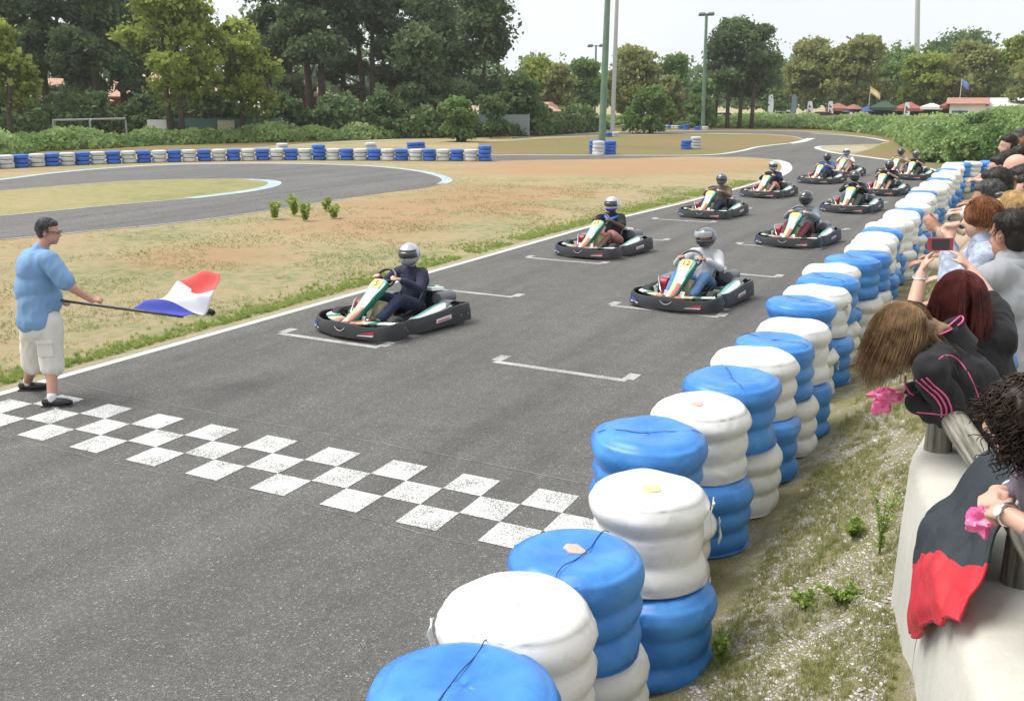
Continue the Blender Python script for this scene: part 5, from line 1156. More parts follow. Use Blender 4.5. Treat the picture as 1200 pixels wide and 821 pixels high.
M_shoe = mat('dark_shoe', (.02, .02, .022), .5, var=.2); M_shoeb = mat('beige_shoe', (.42, .36, .24), .7, var=.2); M_shoew = mat('white_shoe', (.6, .6, .6), .6, var=.2); M_shoer = mat('red_shoe', (.3, .03, .04), .5, var=.2)
DR = [('driver in a dark blue sweatshirt and jeans with silver helmet, in the leftmost front kart', SK1, 'sweatshirt', C_navy, 'trousers', C_denim, M_shoe, M_hs, M_visor, dict(hyaw=12, trim=M_hs)),
      ('driver in light grey jersey and sunglasses with open visor, in kart number 12', SK2, 'jersey', C_lg, 'jeans', C_jean, M_shoe, M_hg, M_visorc, dict(hyaw=-16, open_=True, trim=M_hk)),
      ('driver in black T-shirt with blue chevron and pink shorts, in kart number 15', SK3, 'tshirt', C_blackt, 'shorts', C_pink, M_shoer, M_hw, M_visor, dict(short_sleeve=True, shorts=True, hyaw=4, trim=M_hb)),
      ('driver in grey-blue top and maroon trousers with black helmet, second in the right column', SK1, 'jersey', C_greyb, 'trousers', C_maroon, M_shoe, M_hk, M_visor, dict(hyaw=-8)),
      ('driver in brown jacket with grey helmet, third in the left column', SK1, 'jacket', C_brown, 'trousers', C_denim, M_shoew, M_hg, M_visor, dict(hyaw=5)),
      ('driver in dark top turning a silver helmet sideways, fourth in the left column', SK1, 'jacket', C_navy, 'shorts', C_pink, M_shoeb, M_hs, M_visor, dict(hyaw=40, shorts=True)),
      ('driver dressed all in black with black helmet, third in the right column', SK1, 'jacket', C_blackt, 'trousers', C_dgrey, M_shoe, M_hk, M_visor, dict(hyaw=35)),
      ('driver in blue and black with dark helmet, fifth in the left column', SK1, 'tshirt', C_bluet, 'trousers', C_blackt, M_shoe, M_hk, M_visor, dict(hyaw=0, short_sleeve=True)),
      ('driver in white shirt with blue helmet, last in the left column', SK1, 'tshirt', C_white, 'shorts', C_pink, M_shoe, M_hw, M_visor, dict(hyaw=0, short_sleeve=True, shorts=True, trim=M_hb)),
      ('driver in black T-shirt with bare knees and black helmet, fourth in the right column', SK1, 'tshirt', C_blackt, 'shorts', C_dgrey, M_shoe, M_hk, M_visor, dict(hyaw=10, short_sleeve=True, shorts=True)),
      ('driver in black shirt with dark helmet close to the barrier, fifth in the right column', SK1, 'tshirt', C_blackt, 'trousers', C_dgrey, M_shoe, M_hg, M_visor, dict(hyaw=5, short_sleeve=True)),
      ('driver in light brown top with black helmet in the rearmost kart of the right column', SK1, 'tshirt', C_beige, 'trousers', C_beige, M_shoe, M_hk, M_visor, dict(hyaw=-5, short_sleeve=True))]
DT = []
for k, ((x, y, rz, _, num), (lb, sk, a, b_, c, d, sh_, hm, hv, kw)) in enumerate(zip(KPOS, DR)):
    DT.append(driver(k, x, y, rz, lb, sk, a, b_, c, d, sh_, hm, hv, voxel=.011 if k < 4 else .02, lean=(.02, .03, -.02, .0, .04, -.03, -.05, .02, -.03, .04, -.02, .03)[k], hpitch=(6, 4, 3, 8, 0, 5, 2, 7, 0, 4, 6, 3)[k], **kw))
# sunglasses of driver 12, chevron of driver 15
b = MB()
for s in (-1, 1): b.ball((s*.032, 0, 0), (.026, .008, .02), 12, 8)
b.tube([(-.01, -.004, .004), (.01, -.004, .004)], .003, 5)
o = b.build('sunglasses', M_visor, DT[1], smooth=True); o.location = (-.028, .325-.10, .913); o.rotation_euler = (0, 0, R(-16))
b = MB()
L = []
for u in np.linspace(-1, 1, 15):
    x = u*.15; z = .605+.07*abs(u)**1.3; y = .275+.09*abs(u)**2.2-.008; L.append([(x-.02, y-.03, z+.058), (x-.02, y-.04, z+.0*(1-.3*abs(u)))])
b.loft(L, False, False); o = b.build('chest_print', mat('print_blue', (.04, .22, .70), .6), DT[2], smooth=True); s_ = o.modifiers.new('s', 'SOLIDIFY'); s_.thickness = .012; s_.offset = 0

# ------------------------------------------------------------------ white wall, posts and rail
ZT, ZG = 1.43, .65
M_wallw = ground_mat('painted_render', [(.3, (.47, .455, .40)), (.45, (.52, .505, .45)), (.55, (.56, .545, .49)), (.7, (.59, .575, .52))], .8, 3, 30, amount=.05)
def rend(m):
    n = m.node_tree; b_ = n.nodes['Principled BSDF']; n.nodes['Bump'].inputs['Strength'].default_value = .12; tc_ = n.nodes.new('ShaderNodeTexCoord'); v_ = tex(n, 'Noise', 1.6, tc_.outputs['Object'], 2, .5)
    src = b_.inputs['Base Color'].links[0].from_socket; ms = n.nodes.new('ShaderNodeMapping'); ms.inputs['Scale'].default_value = (5, 5, .7); n.links.new(tc_.outputs['Object'], ms.inputs[0])
    st = tex(n, 'Noise', 1.5, ms.outputs[0], 5, .65); c = mixc(n, ramp(n, st.outputs['Fac'], [(.5, (0, 0, 0)), (.75, (.22, .22, .22))]), src, (.33, .315, .26)); n.links.new(c, b_.inputs['Base Color'])
rend(M_wallw)
W0 = np.array([8.53, -.72]); wd = np.array([.179, -.984]); wd /= np.hypot(*wd); wn = np.array([wd[1], -wd[0]])      # wn points to the track side
if wn[0] > 0: wn = -wn
def WP(s, o, z): q = W0+wd*s+wn*o; return (q[0], q[1], z)
thk = .34
t = thing('white_wall', (W0[0], W0[1], 0), 0, 'thick white rendered wall with rounded top in front of the spectators', 'wall')
b = MB(); path = [(-14, None), (-9, None), (-4, None), (-1.2, None), (-.35, None)]
plan = [np.array([8.62, y]) for y in (34, 22, 12, 6, 2.5, .6)]+[W0+wd*(-.06)+np.array([.02, .0])]+[W0+wd*s for s in (.3, .8, 1.4, 2.0, 2.8, 4.0, 5.5)]
for i, p in enumerate(plan):
    a = plan[min(i+1, len(plan)-1)]-plan[max(i-1, 0)]; a /= np.hypot(*a); o = np.array([a[1], -a[0]]); o = o if o[0] < 0 else -o
    pr = [(.02, .25), (.02, .6), (.012, 1.0), (0, ZT-.07), (-.02, ZT-.025), (-.06, ZT), (-.25, ZT+.008), (-.50, ZT), (-.55, ZT-.03), (-.565, ZT-.09), (-.57, .25)]
    wob = .008*math.sin(i*2.1)
    L = [(p[0]+o[0]*(q+wob)-W0[0], p[1]+o[1]*(q+wob)-W0[1], z) for q, z in pr]
    if i == 0: RR = []
    RR.append(L)
fine = []
for j in range(len(RR[0])): fine.append(catmull([r_[j] for r_ in RR], 4))
b.loft([[fine[j][i] for j in range(len(fine))] for i in range(len(fine[0]))], True, True); b.build('wall', M_wallw, t, smooth=45, fix=True)
b = MB(); pts = []
sx = 0
for i in range(16):
    z = ZT-.22-.062*i; sx += rng.normal(0, .014)+.004; q = WP(1.18-sx*1.0-.012*i, .0145+.0075*min(1, i/8)+.004, z); pts.append((q[0]-W0[0], q[1]-W0[1], z))
b.tube(pts, [.0012+.001*abs(math.sin(i)) for i in range(16)], 4); b.build('crack', mat('crack_grey', (.36, .35, .32), .9, var=0), t)
def woodmat():
    m, n, b_ = nt('weathered_wood'); v = n.nodes.new('ShaderNodeTexCoord').outputs['Object']; mp = n.nodes.new('ShaderNodeMapping'); mp.inputs['Scale'].default_value = (38, 38, 2.2); n.links.new(v, mp.inputs[0])
    f = tex(n, 'Noise', 1.0, mp.outputs[0], 6, .65); g_ = tex(n, 'Noise', 4, v, 4)
    c = ramp(n, f.outputs['Fac'], [(.35, (.055, .05, .04)), (.48, (.19, .18, .145)), (.62, (.34, .32, .27)), (.75, (.42, .41, .36))])
    c = mixc(n, ramp(n, g_.outputs['Fac'], [(.45, (0, 0, 0)), (.65, (.4, .4, .4))]), c, (.16, .17, .12)); n.links.new(c, b_.inputs['Base Color']); b_.inputs['Roughness'].default_value = .9; bumpn(n, b_, f.outputs['Fac'], .9, .01); return m
M_wood = woodmat()
t = thing('timber_railing', (W0[0], W0[1], ZT), 0, 'weathered round timber rail and posts standing on the white wall', 'railing')
ps = [WP(.03, -.115, 0), WP(1.42, -.235, 0), WP(3.2, -.3, 0)]+[(8.62+.17, y, 0) for y in (1.6, 3.6, 5.6, 7.6, 9.6)]
for k, p in enumerate(ps):
    b = MB(); h = .20 if k == 0 else .36; n_ = 16; rg = []
    for z, q in ((-.05, .066), (.0, .064), (h*.5, .061), (h-.01, .062), (h, .055)): rg.append([((q+.002*math.sin(a*5+k))*math.cos(a), (q+.002*math.sin(a*5+k))*math.sin(a), z) for a in np.linspace(0, 2*PI, n_+1)[:-1]])
    b.loft(rg); o = b.build('post', M_wood, t, smooth=40); o.location = (p[0]-W0[0], p[1]-W0[1], 0)
def rail(a, c, z0, z1, r_=.058):
    d = Vector((c[0]-a[0], c[1]-a[1], z1-z0)); b = MB(); n_ = 9; L = d.length
    b.loft([[((r_+.003*math.sin(3*q+z*5)+.002*math.sin(7*q))*math.cos(q), (r_+.003*math.sin(3*q+z*5))*math.sin(q), z) for q in np.linspace(0, 2*PI, 19)[:-1]] for z in np.linspace(0, L, n_)])
    o = b.build('rail', M_wood, t, smooth=40); o.location = (a[0]-W0[0], a[1]-W0[1], z0-ZT); o.rotation_euler = d.to_track_quat('Z', 'Y').to_euler()
ra = WP(-.02, -.115, 0); rb_ = WP(3.4, -.31, 0); rail(ra, rb_, ZT+.235, ZT+.29)
rail((8.79, -.28), (8.79, 9.8), ZT+.24, ZT+.26)

# ------------------------------------------------------------------ flag marshal
gp = G(50, 470); DM = math.hypot(gp[0]-CX, gp[1]-CYY); MO = Vector((gp[0], gp[1], 0))
A = lambda px, py, dd=0: Vector(AT(px, py, DM+dd))
t = thing('person', MO, 0, 'man in blue T-shirt and beige cargo shorts waving a tricolour flag on the chequered line', 'person')
fR = Vector(G(62, 476)); fL = Vector(G(34, 457)); fwd = Vector((_r0[0], _r0[1], 0)).normalized()*.96+Vector((-_r0[1], _r0[0], 0))*.1; fwd.normalize(); lat = Vector((-fwd.y, fwd.x, 0))
aR = Vector((fR.x, fR.y, .10)); aL = Vector((fL.x, fL.y, .10)); kR = A(61, 428, -.1); kL = A(38, 425, .18); hR = A(57, 378, -.08); hL = A(40, 376, .12)
sR = A(56, 303, -.16); sL = A(36, 302, .2); nk = A(48, 292, 0); hc = A(57, 272, 0)
up = (nk-(hR+hL)/2).normalized()
hp, P, e = head_prims(hc, fwd+Vector((0, 0, -.12)), up, 1.08)
elR = A(82, 336, -.25); wrR = A(108, 352, -.22); elL = A(58, 338, .22); wrL = A(72, 352, .1)
chest = A(42, 325, 0); belly = A(48, 352, 0); pel = A(48, 382, 0)
tors0 = [('e', tuple((A(44, 318, 0))), (.17, .22, .20)), ('e', tuple(A(45, 345, 0)), (.19, .21, .19)), ('e', tuple(A(52, 350, 0)), (.19, .19, .17)), ('e', tuple(pel), (.15, .19, .13)), ('c', sR, sL, .085, .085), ('c', A(46, 305, 0), nk+(hc-nk)*.1, .12, .062)]
body = [('c', pel, chest, .12, .14), ('c', chest, nk, .12, .055), ('c', nk, hc-up*.03, .062, .058)]+hp
body += limb(sR, elR, wrR, .055, .045, .031)+limb(sL, elL, wrL, .055, .045, .031)+limb(hR, kR, aR, .10, .062, .045)+limb(hL, kL, aL, .10, .062, .045)
body += [('c', kR.lerp(aR, .3)-fwd*.015, kR.lerp(aR, .5), .058, .05), ('c', kL.lerp(aL, .3)-fwd*.015, kL.lerp(aL, .5), .058, .05)]
pole_d = (A(152, 359, -.1)-A(72, 352, -.05)).normalized()
body += hand_prims(wrR, (pole_d*.8+Vector((0, 0, .25))-lat*.2), Vector((0, 0, -1))+lat*.5, side=1, curl=1.15, s=1.0)+hand_prims(wrL, (pole_d*.8-lat*.5), Vector((0, 0, -1))-lat*.3, side=-1, curl=1.2, s=1.0)
blob('body', body, skinmat('skin_ruddy', (.50, .26, .19)), t, .010, 2, org=MO); face_bits(P, 1.05, t, MO)
C_tee = cloth('blue_tshirt', (.19, .34, .56), var=.1); C_short = cloth('cargo_beige', (.70, .67, .61), var=.08)
hem = A(47, 377, 0)
pr = [('e', tuple(A(43, 316, 0)), (.175, .215, .21)), ('e', tuple(A(43, 338, 0)), (.195, .22, .26)), ('e', tuple(A(49, 350, 0)), (.185, .20, .21)), ('c', A(44, 352, 0)-lat*.07, A(44, 372, 0)-lat*.07, .165, .175), ('c', A(44, 352, 0)+lat*.07, A(44, 372, 0)+lat*.07, .165, .175), ('c', sR, sL, .095, .095), ('c', A(46, 308, 0), nk, .13, .078)]
for s_, e_ in ((sR, elR), (sL, elL)): pr.append(('c', s_, s_.lerp(e_, .78), .098, .088))
blob('tshirt', pr, C_tee, t, .012, 9, .018, 6, MO)
pr = [('c', pel-lat*.05, pel+lat*.05, .175, .175)]
for h_, k_, a_ in ((hR, kR, aR), (hL, kL, aL)): pr += [('c', h_, k_.lerp(a_, .05), .135, .112)]
blob('shorts', pr, C_short, t, .013, 3, .014, 9, MO)
b = MB(); pc = hR.lerp(kR, .55)-lat*.125-fwd*.01; b.box(pc-MO, (.16, .03, .17), rot=(0, 0, math.atan2(fwd.y, fwd.x))); b.box(pc-MO+Vector((0, 0, .07))-lat*.008, (.17, .03, .05), rot=(0, 0, math.atan2(fwd.y, fwd.x))); b.build('cargo_pocket', C_short, t, bevel=.015)
b = MB()
for f_, a_ in ((fR, aR), (fL, aL)):
    blob('sock', [('c', a_+Vector((0, 0, -.03)), a_+Vector((0, 0, .01)), .047, .049)], cloth('white_sock', (.7, .7, .7)), t, .01, 2, org=MO)
    z0 = Vector((0, 0, 1)); blob('shoe', [('e', tuple(f_+fwd*.06+z0*.045), (.15, .052, .045), (0, 0, math.atan2(fwd.y, fwd.x))), ('e', tuple(f_-fwd*.04+z0*.05), (.07, .045, .055), (0, 0, math.atan2(fwd.y, fwd.x)))], mat('black_leather', (.015, .015, .018), .35, var=.2), t, .01, 2, org=MO)
    q = MB(); q.box(f_+fwd*.04+z0*.008-MO, (.29, .092, .016), rot=(0, 0, math.atan2(fwd.y, fwd.x))); q.build('sole', M_rub, t, bevel=.006)
short_hair(P, 1.08, hc, fwd, up, H_grey, t, MO, 1800, .022)
q = MB()
for k in (-1, 1):
    c0 = P(.032*k, .10, .01)-MO; q.tube([c0+(P(math.cos(a)*.021, 0, math.sin(a)*.015)-P(0, 0, 0)) for a in np.linspace(0, 2*PI, 13)[:-1]], .0025, 5, closed=True); q.tube([P(.053*k, .10, .014)-MO, P(.08*k, .03, .014)-MO, P(.082*k, -.02, .004)-MO], .0028, 5)
q.tube([P(-.011, .10, .012)-MO, P(.011, .10, .012)-MO], .0025, 5); q.build('glasses', M_dark, t)
# flag
p0 = A(71, 352, -.12); p1 = A(215, 371.5, -.2); d = (p1-p0); t2 = thing('tricolour_flag', p0, 0, 'blue, white and red flag on a dark pole in the marshal\'s hand', 'flag')
b = MB(); b.tube([Vector((0, 0, 0)), d*.5, d], [.014, .013, .011], 10); b.build('pole', mat('dark_pole', (.05, .055, .075), .4), t2, smooth=True)
hb, ht = A(156, 361, -.14)-p0, A(214, 371, -.2)-p0; ft, fb_ = A(254, 319, .1)-p0, A(222, 326, .35)-p0
gr = []
for i in range(25):
    u = i/24; row = []
    for j in range(31):
        v = j/30; base = (hb*(1-u)+ht*u)*(1-v)+(fb_*(1-u)+ft*u)*v+(A(240, 352, 0)-A(234, 346, 0))*math.sin(PI*v)*u*2.0
        sagv = Vector((0, 0, -.02*math.sin(PI*v)*(1-u*.3)))+Vector((.05, -.1, 0))*math.sin(v*8+u*3)*v+Vector((0, 0, .045))*math.sin(v*10-u*5)*min(1, v*3)
        row.append(base+sagv)
    gr.append(row)
b = MB(); b.loft(gr, False, False, mis=lambda i, j: 0 if j < 9 else (1 if j < 24-i*.10 else 2)); o = b.build('cloth', [mat('flag_blue', (.06, .08, .45), .7, var=.05), mat('flag_white', (.75, .74, .78), .7, var=.04), mat('flag_red', (.72, .09, .08), .7, var=.05)], t2, smooth=True); s_ = o.modifiers.new('s', 'SOLIDIFY'); s_.thickness = .004

# ------------------------------------------------------------------ spectators
def path_hair(P, s, f, up, m, parent, org, n, length, drop, spread=.03, wave=.012, freq=22, back=0.0, r=.0018, swing=None, crown=1.0, face=.5, curl=0, seed=1, shell=True, shell_len=.5, voxel=.009):
    """long hair: strands rooted over the skull, hugging it and then hanging along 'drop'"""
    q = random.Random(seed); f = Vector(f).normalized(); up = Vector(up); up = (up-f*up.dot(f)).normalized(); r_ = f.cross(up); c = P(0, -.01, .03); drop = Vector(drop).normalized()
    b = MB(); M = (r_, f, up); rad = Vector((.092, .108, .102))*s
    def push(p):
        l = p-c; k = Vector((l.dot(r_)/rad.x, l.dot(f)/rad.y, l.dot(up)/rad.z)); L = k.length
        return (c+l/L if L < 1 and L > 1e-5 else p)
    ends = []
    for i in range(n):
        a = q.uniform(0, 2*PI); z = q.uniform(-.15, 1)**1.0; w_ = math.sqrt(max(0, 1-z*z)); x, y = w_*math.cos(a), w_*math.sin(a)
        if y > face and z < .75: continue
        p = c+r_*x*rad.x+f*y*rad.y+up*z*rad.z; nrm = (r_*x+f*y+up*z); part = 1 if x > 0 else -1
        L = length*q.uniform(.80, 1.03); seg = 12; step = L/seg; path = [p]; v = (nrm*.35+r_*part*.5-f*.45).normalized(); ph = q.uniform(0, 6.3); sp = Vector((q.gauss(0, 1), q.gauss(0, 1), q.gauss(0, 1)))*spread
        for k in range(seg):
            u = k/seg; tgt = (drop+sp*3).normalized(); v = (v*(.62)+tgt*.38).normalized(); p = p+v*step; p = push(p)
            wv = (r_*math.sin(ph+freq*u*L*4)+f*math.cos(ph+freq*u*L*4))*(wave*(.3+u)); path.append(p+wv)
        b.tube([x-Vector(org) for x in path], [r*(1-.7*k/seg) for k in range(seg+1)], 3)
    if shell:
        pr = [('e', tuple(c), tuple(rad*.985), Matrix((r_, f, up)).transposed().to_euler())]
        for a, o_ in ((-1, .05), (0, .0), (1, .05)):
            st = c+r_*a*rad.x*.62-f*rad.y*(.62-.25*abs(a)); pr.append(('c', st, st+drop*length*shell_len, .045*s, .032*s))
        o = blob('hair', pr, m, parent, voxel, 4, .006, 40, org)
    else: o = parent
    b.build('hair_strands', m, o); return o
# --- girl in black hoodie leaning on the rail -------------------------------------------------
DG = 4.75; A = lambda px, py, D=DG: Vector(AT(px, py, D))
O_ = Vector((A(1165, 500, 4.9).x, A(1165, 500, 4.9).y, .76)); t = thing('person', O_, 0, 'girl with long light-brown hair in a black hoodie with pink stripes, leaning over the rail', 'person')
nk = A(1103, 402, 4.85); hc = A(1056, 388, 4.80); f = Vector((-.80, .12, -.62)).normalized(); up = Vector((-.5, .05, .85)).normalized()
hp, P, e = head_prims(hc, f, up, 1.05); sL = A(1092, 432, 4.62); sR = A(1120, 404, 5.02); eL = A(1117, 490, 4.72); wL = A(1066, 468, 4.78); eR = A(1100, 470, 5.0); wR = A(1060, 456, 4.95)
waist = A(1150, 478, 4.88); pel = A(1180, 540, 4.95)
body = [('c', pel, waist, .14, .12), ('c', waist, nk, .13, .06), ('c', nk, hc-f*.02, .055, .055)]+hp+limb(sL, eL, wL, .05, .04, .026)+limb(sR, eR, wR, .05, .04, .026)
body += hand_prims(wL, Vector((-.9, .25, .05)), Vector((0, .35, -1)), side=1, curl=.75, s=.95)+hand_prims(wR, Vector((-.85, -.15, -.1)), Vector((0, -.3, -1)), side=-1, curl=.8, s=.95)
lt = Vector((A(1195, 640, 4.95).x, A(1195, 640, 4.95).y, 1.25))
legs = []
for s in (-1, 1):
    hp_ = pel+Vector((.03, .10*s, 0)); kn = Vector((pel.x+.08, pel.y+.10*s, 1.28)); an = Vector((pel.x+.12, pel.y+.12*s, .84)); legs.append((hp_, kn, an)); body += limb(hp_, kn, an, .085, .055, .04)
blob('body', body, SK1, t, .009, 2, org=O_)
C_hood = cloth('black_fleece', (.0095, .0095, .012), var=.15)
pr = [('c', pel-Vector((0, 0, .02)), waist, .15, .138), ('c', waist, A(1124, 438, 4.84), .145, .135), ('c', sL, sR, .078, .078), ('c', A(1114, 420, 4.84), nk, .11, .08)]+limb(sL, eL, wL+(eL-wL)*.2, .072, .060, .042)+limb(sR, eR, wR+(eR-wR)*.2, .072, .060, .042)
hood = blob('hoodie', pr, C_hood, t, .011, 4, .022, 10, O_)
M_pk = mat('pink_piping', (.72, .10, .28), .6, var=.08)
# raised collar / hood
b = MB(); cc = A(1114, 396, 4.86); rg = []
ax = (nk-waist).normalized(); u1 = ax.orthogonal().normalized(); u2 = ax.cross(u1)
for h, r_ in ((-.06, .105), (-.01, .095), (.03, .095), (.06, .10), (.045, .09), (.01, .08)): rg.append([cc-O_+ax*h+(u1*math.cos(a)+u2*math.sin(a))*r_*(1+.08*math.sin(3*a)) for a in np.linspace(0, 2*PI, 25)[:-1]])
b.loft(rg, True, False); hd = b.build('collar', C_hood, hood, smooth=True)
b = MB(); b.tube([p for p in (rg[3][18:]+rg[3][:18]) if (p-(cc-O_)).dot(Vector((.8, -.5, 0))) > -.01], .0035, 6); b.build('piping', M_pk, hood, smooth=True)
def surf_line(pts, off, r_, m, name, parent, toward=Vector((CX, CYY, CH)), flat=False, target=None, org=O_):
    """a cord laid on a garment: points are dropped onto the mesh along the sight direction"""
    from mathutils.bvhtree import BVHTree
    me = target.data; bv = BVHTree.FromPolygons([tuple(v.co) for v in me.vertices], [tuple(p.vertices) for p in me.polygons]); out = []
    for p in catmull([tuple(q) for q in pts], 6):
        p = Vector(p)-org; c_ = toward-org; d = (p-c_).normalized(); h = bv.ray_cast(c_, d)
        if h[0] is None: h = bv.find_nearest(p)
        out.append(h[0]+h[1]*off)
    if len(out) > 4: out = [(out[max(i-1, 0)]+out[i]*2+out[min(i+1, len(out)-1)])/4 for i in range(len(out))]
    b = MB(); b.tube(out, r_, 6); return b.build(name, m, parent, smooth=True)
b = MB(); q = random.Random(4); ax_ = nk-hc
for i in range(1500):
    u = q.uniform(.15, 1.05); a = q.uniform(0, 2*PI); s1_ = ax_.orthogonal().normalized(); s2_ = ax_.normalized().cross(s1_); nn_ = s1_*math.cos(a)+s2_*math.sin(a)
    if nn_.z < -.1: continue
    p_ = hc+ax_*u+nn_*(.075-.02*u); v_ = (ax_.normalized()*.6+Vector((0, 0, -.25))+nn_*.3+Vector((q.gauss(0, .15), q.gauss(0, .15), q.gauss(0, .12)))).normalized(); L_ = q.uniform(.08, .16); pts = []
    for k in range(8): w_ = k/7; pts.append(p_+v_*L_*w_+Vector((0, 0, -.06*w_*w_))+nn_*(.012*math.sin(w_*5+i))-O_)
    b.tube(pts, [.0016*(1-.6*k/7) for k in range(8)], 3)
hs2 = blob('hair_tail', [('c', hc-f*.03, nk+Vector((0, 0, .03)), .085, .06)], H_brown, t, .01, 3, .008, 30, O_); b.build('hair_strands', H_brown, hs2, smooth=True)
surf_line([A(1100, 421), A(1108, 416), A(1120, 419), A(1133, 434), A(1142, 452), A(1147, 466)], -.001, .0032, M_pk, 'seam_piping', hood, target=hood)
for k in range(3):
    o_ = k*6.2; surf_line([A(1073+o_, 445-k*1.5), A(1084+o_, 455-k), A(1096+o_, 466-k), A(1103+o_*.95, 478), A(1100+o_*.95+3, 489-k*.3)], -.0022, .0050, M_pk, 'sleeve_stripe', hood, target=hood)
surf_line([A(1074, 483), A(1090, 484.5), A(1105, 486), A(1114, 486)], -.002, .0045, M_pk, 'cuff_stripe', hood, target=hood)
b = MB(); b.tube([A(1061, 440, 4.75)-O_, A(1061, 452, 4.74)-O_, A(1066, 460, 4.74)-O_, A(1071, 463, 4.74)-O_], .005, 6); b.build('drawstring', M_pk, hood, smooth=True)
pr = []
for h_, k_, a_ in legs: pr += limb(h_, k_, a_, .12, .085, .06)
pr.append(('c', pel, pel-Vector((0, 0, .03)), .15, .14)); blob('jeans', pr, C_jean, t, .014, 3, .008, 14, O_)
for h_, k_, a_ in legs: blob('shoe', [('c', a_+Vector((.02, 0, -.04)), a_+Vector((-.13, 0, -.05)), .045, .038)], M_shoe, t, .014, 2, org=O_)
path_hair(P, 1.05, f, up, H_brown, t, O_, 5200, .30, Vector((-.14, -.05, -1)), spread=.018, wave=.012, freq=6, r=.0015, seed=3, face=.62, shell_len=.55)
b = MB(); b.tube([wL+(eL-wL)*.05+Vector((0, .03*math.cos(a), .03*math.sin(a)))-O_ for a in np.linspace(0, 2*PI, 15)[:-1]], .005, 6, closed=True); b.build('bracelet', mat('pale_blue_band', (.35, .5, .6), .5), t, smooth=True)
# pink bag in her hands
def crumple(name, c, size, m, label, cat, seed, flat=.8):
    b = MB(); rg = []; S = Vector((seed, 0, 0))
    for i in range(15):
        th = PI*(i+.02)/14.04; ring = []
        for k in range(26):
            a = 2*PI*k/26; d = Vector((math.sin(th)*math.cos(a), math.sin(th)*math.sin(a), -math.cos(th))); q = .72+.55*noise.noise(d*1.6+S)+.30*abs(noise.noise(d*4+S))
            ring.append((d.x*size[0]*q, d.y*size[1]*q, d.z*size[2]*q))
        rg.append(ring)
    b.loft(rg); o = b.build(name, m, None, smooth=35); o.location = c; return props(o, label, cat)
M_pinkbag = wrap_material('pink_film', (.75, .06, .25), (.85, .20, .40), .3, (.55, .02, .12))
crumple('plastic_bag', A(1037, 463, 4.78), (.085, .05, .035), M_pinkbag, 'crumpled bright pink plastic bag in the hands of the girl in the striped hoodie', 'bag', 4)
o = crumple('plastic_bag', A(1033, 474, 4.78), (.05, .035, .06), M_pinkbag, 'small darker pink bag hanging below the hands of the girl in the striped hoodie', 'bag', 9)
# --- red-haired woman taking a picture ---------------------------------------------------------
DR_ = 5.25; A = lambda px, py, D=DR_: Vector(AT(px, py, D))
O_ = Vector((A(1150, 480).x, A(1150, 480).y, .76)); t = thing('person', O_, 0, 'woman with dark red hair in a black top raising both arms to take a picture', 'person')
hc = A(1124, 347); nk = A(1133, 388); f = Vector((-.35, .9, -.12)); up = Vector((-.08, 0, 1)); hp, P, e = head_prims(hc, f, up, 1.05)
sL = A(1100, 404, 5.28); sR = A(1170, 398, 5.22); eL = A(1068, 372, 5.4); wL = A(1079, 322, 5.52); eR = A(1166, 360, 5.45); wR = A(1137, 316, 5.56); pel = A(1165, 520, 5.22); waist = A(1153, 460, 5.23)
body = [('c', pel, waist, .14, .12), ('c', waist, nk, .14, .06), ('c', nk, hc, .055, .055)]+hp+limb(sL, eL, wL, .055, .045, .029)+limb(sR, eR, wR, .055, .045, .029)
ph = Vector(AT(1102, 286, 5.62))
body += hand_prims(wL, (ph-wL)+Vector((-.055, 0, .0)), Vector((.9, .35, 0)), side=-1, curl=.28, s=.98)+hand_prims(wR, (ph-wR)+Vector((.06, 0, .01)), Vector((-.9, .35, 0)), side=1, curl=.28, s=.98)
for s in (-1, 1): body += limb(pel+Vector((.1*s, 0, 0)), Vector((pel.x+.1*s, pel.y+.03, 1.2)), Vector((pel.x+.1*s, pel.y, .84)), .09, .06, .04)
blob('body', body, SK1, t, .009, 2, org=O_)
C_btop = cloth('black_top', (.006, .006, .008), var=.15)
pr = [('c', pel, waist, .165, .165), ('c', waist, A(1140, 415), .165, .165), ('c', sL.lerp(sR, .1), sR.lerp(sL, .1), .105, .105), ('c', A(1135, 408), nk, .13, .09), ('c', sL, sL.lerp(eL, .85), .085, .066), ('c', sR, sR.lerp(eR, .9), .085, .07), ('c', eR, eR.lerp(wR, .12), .066, .058), ('c', eL, eL.lerp(wL, .1), .062, .056)]
top_ = blob('top', pr, C_btop, t, .012, 4, .016, 9, O_)
path_hair(P, .99, f, up, H_red, t, O_, 5000, .26, Vector((.03, -.12, -1)), spread=.02, wave=.004, freq=8, r=.0015, seed=5, face=.55, shell_len=.62)
surf_line([A(1104, 410), A(1112, 420), A(1130, 430), A(1150, 442), A(1172, 456), A(1188, 470)], .004, .008, mat('bag_strap', (.55, .45, .46), .6), 'strap', top_, target=top_)
b = MB(); b.box((0, 0, 0), (.135, .012, .068)); pt = thing('camera_phone', ph, 0, 'small camera phone in a dark red case held up by the red-haired woman', 'phone'); pt.rotation_euler = (R(-8), 0, R(24)); b.build('case', mat('red_case', (.30, .015, .03), .3, coat=.5), pt, bevel=.006)
b = MB(); b.box((.0, -.0085, .0), (.088, .006, .052)); b.build('screen', mat('dark_screen', (.03, .015, .02), .15), pt, bevel=.001); b = MB(); b.lathe([(.001, 0), (.009, 0), (.009, .006), (.001, .006)], 12, c=(.05, .006, .01), axis='y'); b.build('lens', M_dark, pt)
b = MB(); b.tube([wL+(eL-wL)*.06+Vector((.036*math.cos(a), .036*math.sin(a), .006*math.sin(a))) -O_ for a in np.linspace(0, 2*PI, 17)[:-1]], .006, 6, closed=True); b.build('bracelet', M_chrome, t, smooth=True)
pr = [('c', pel, pel-Vector((0, 0, .05)), .16, .15)]
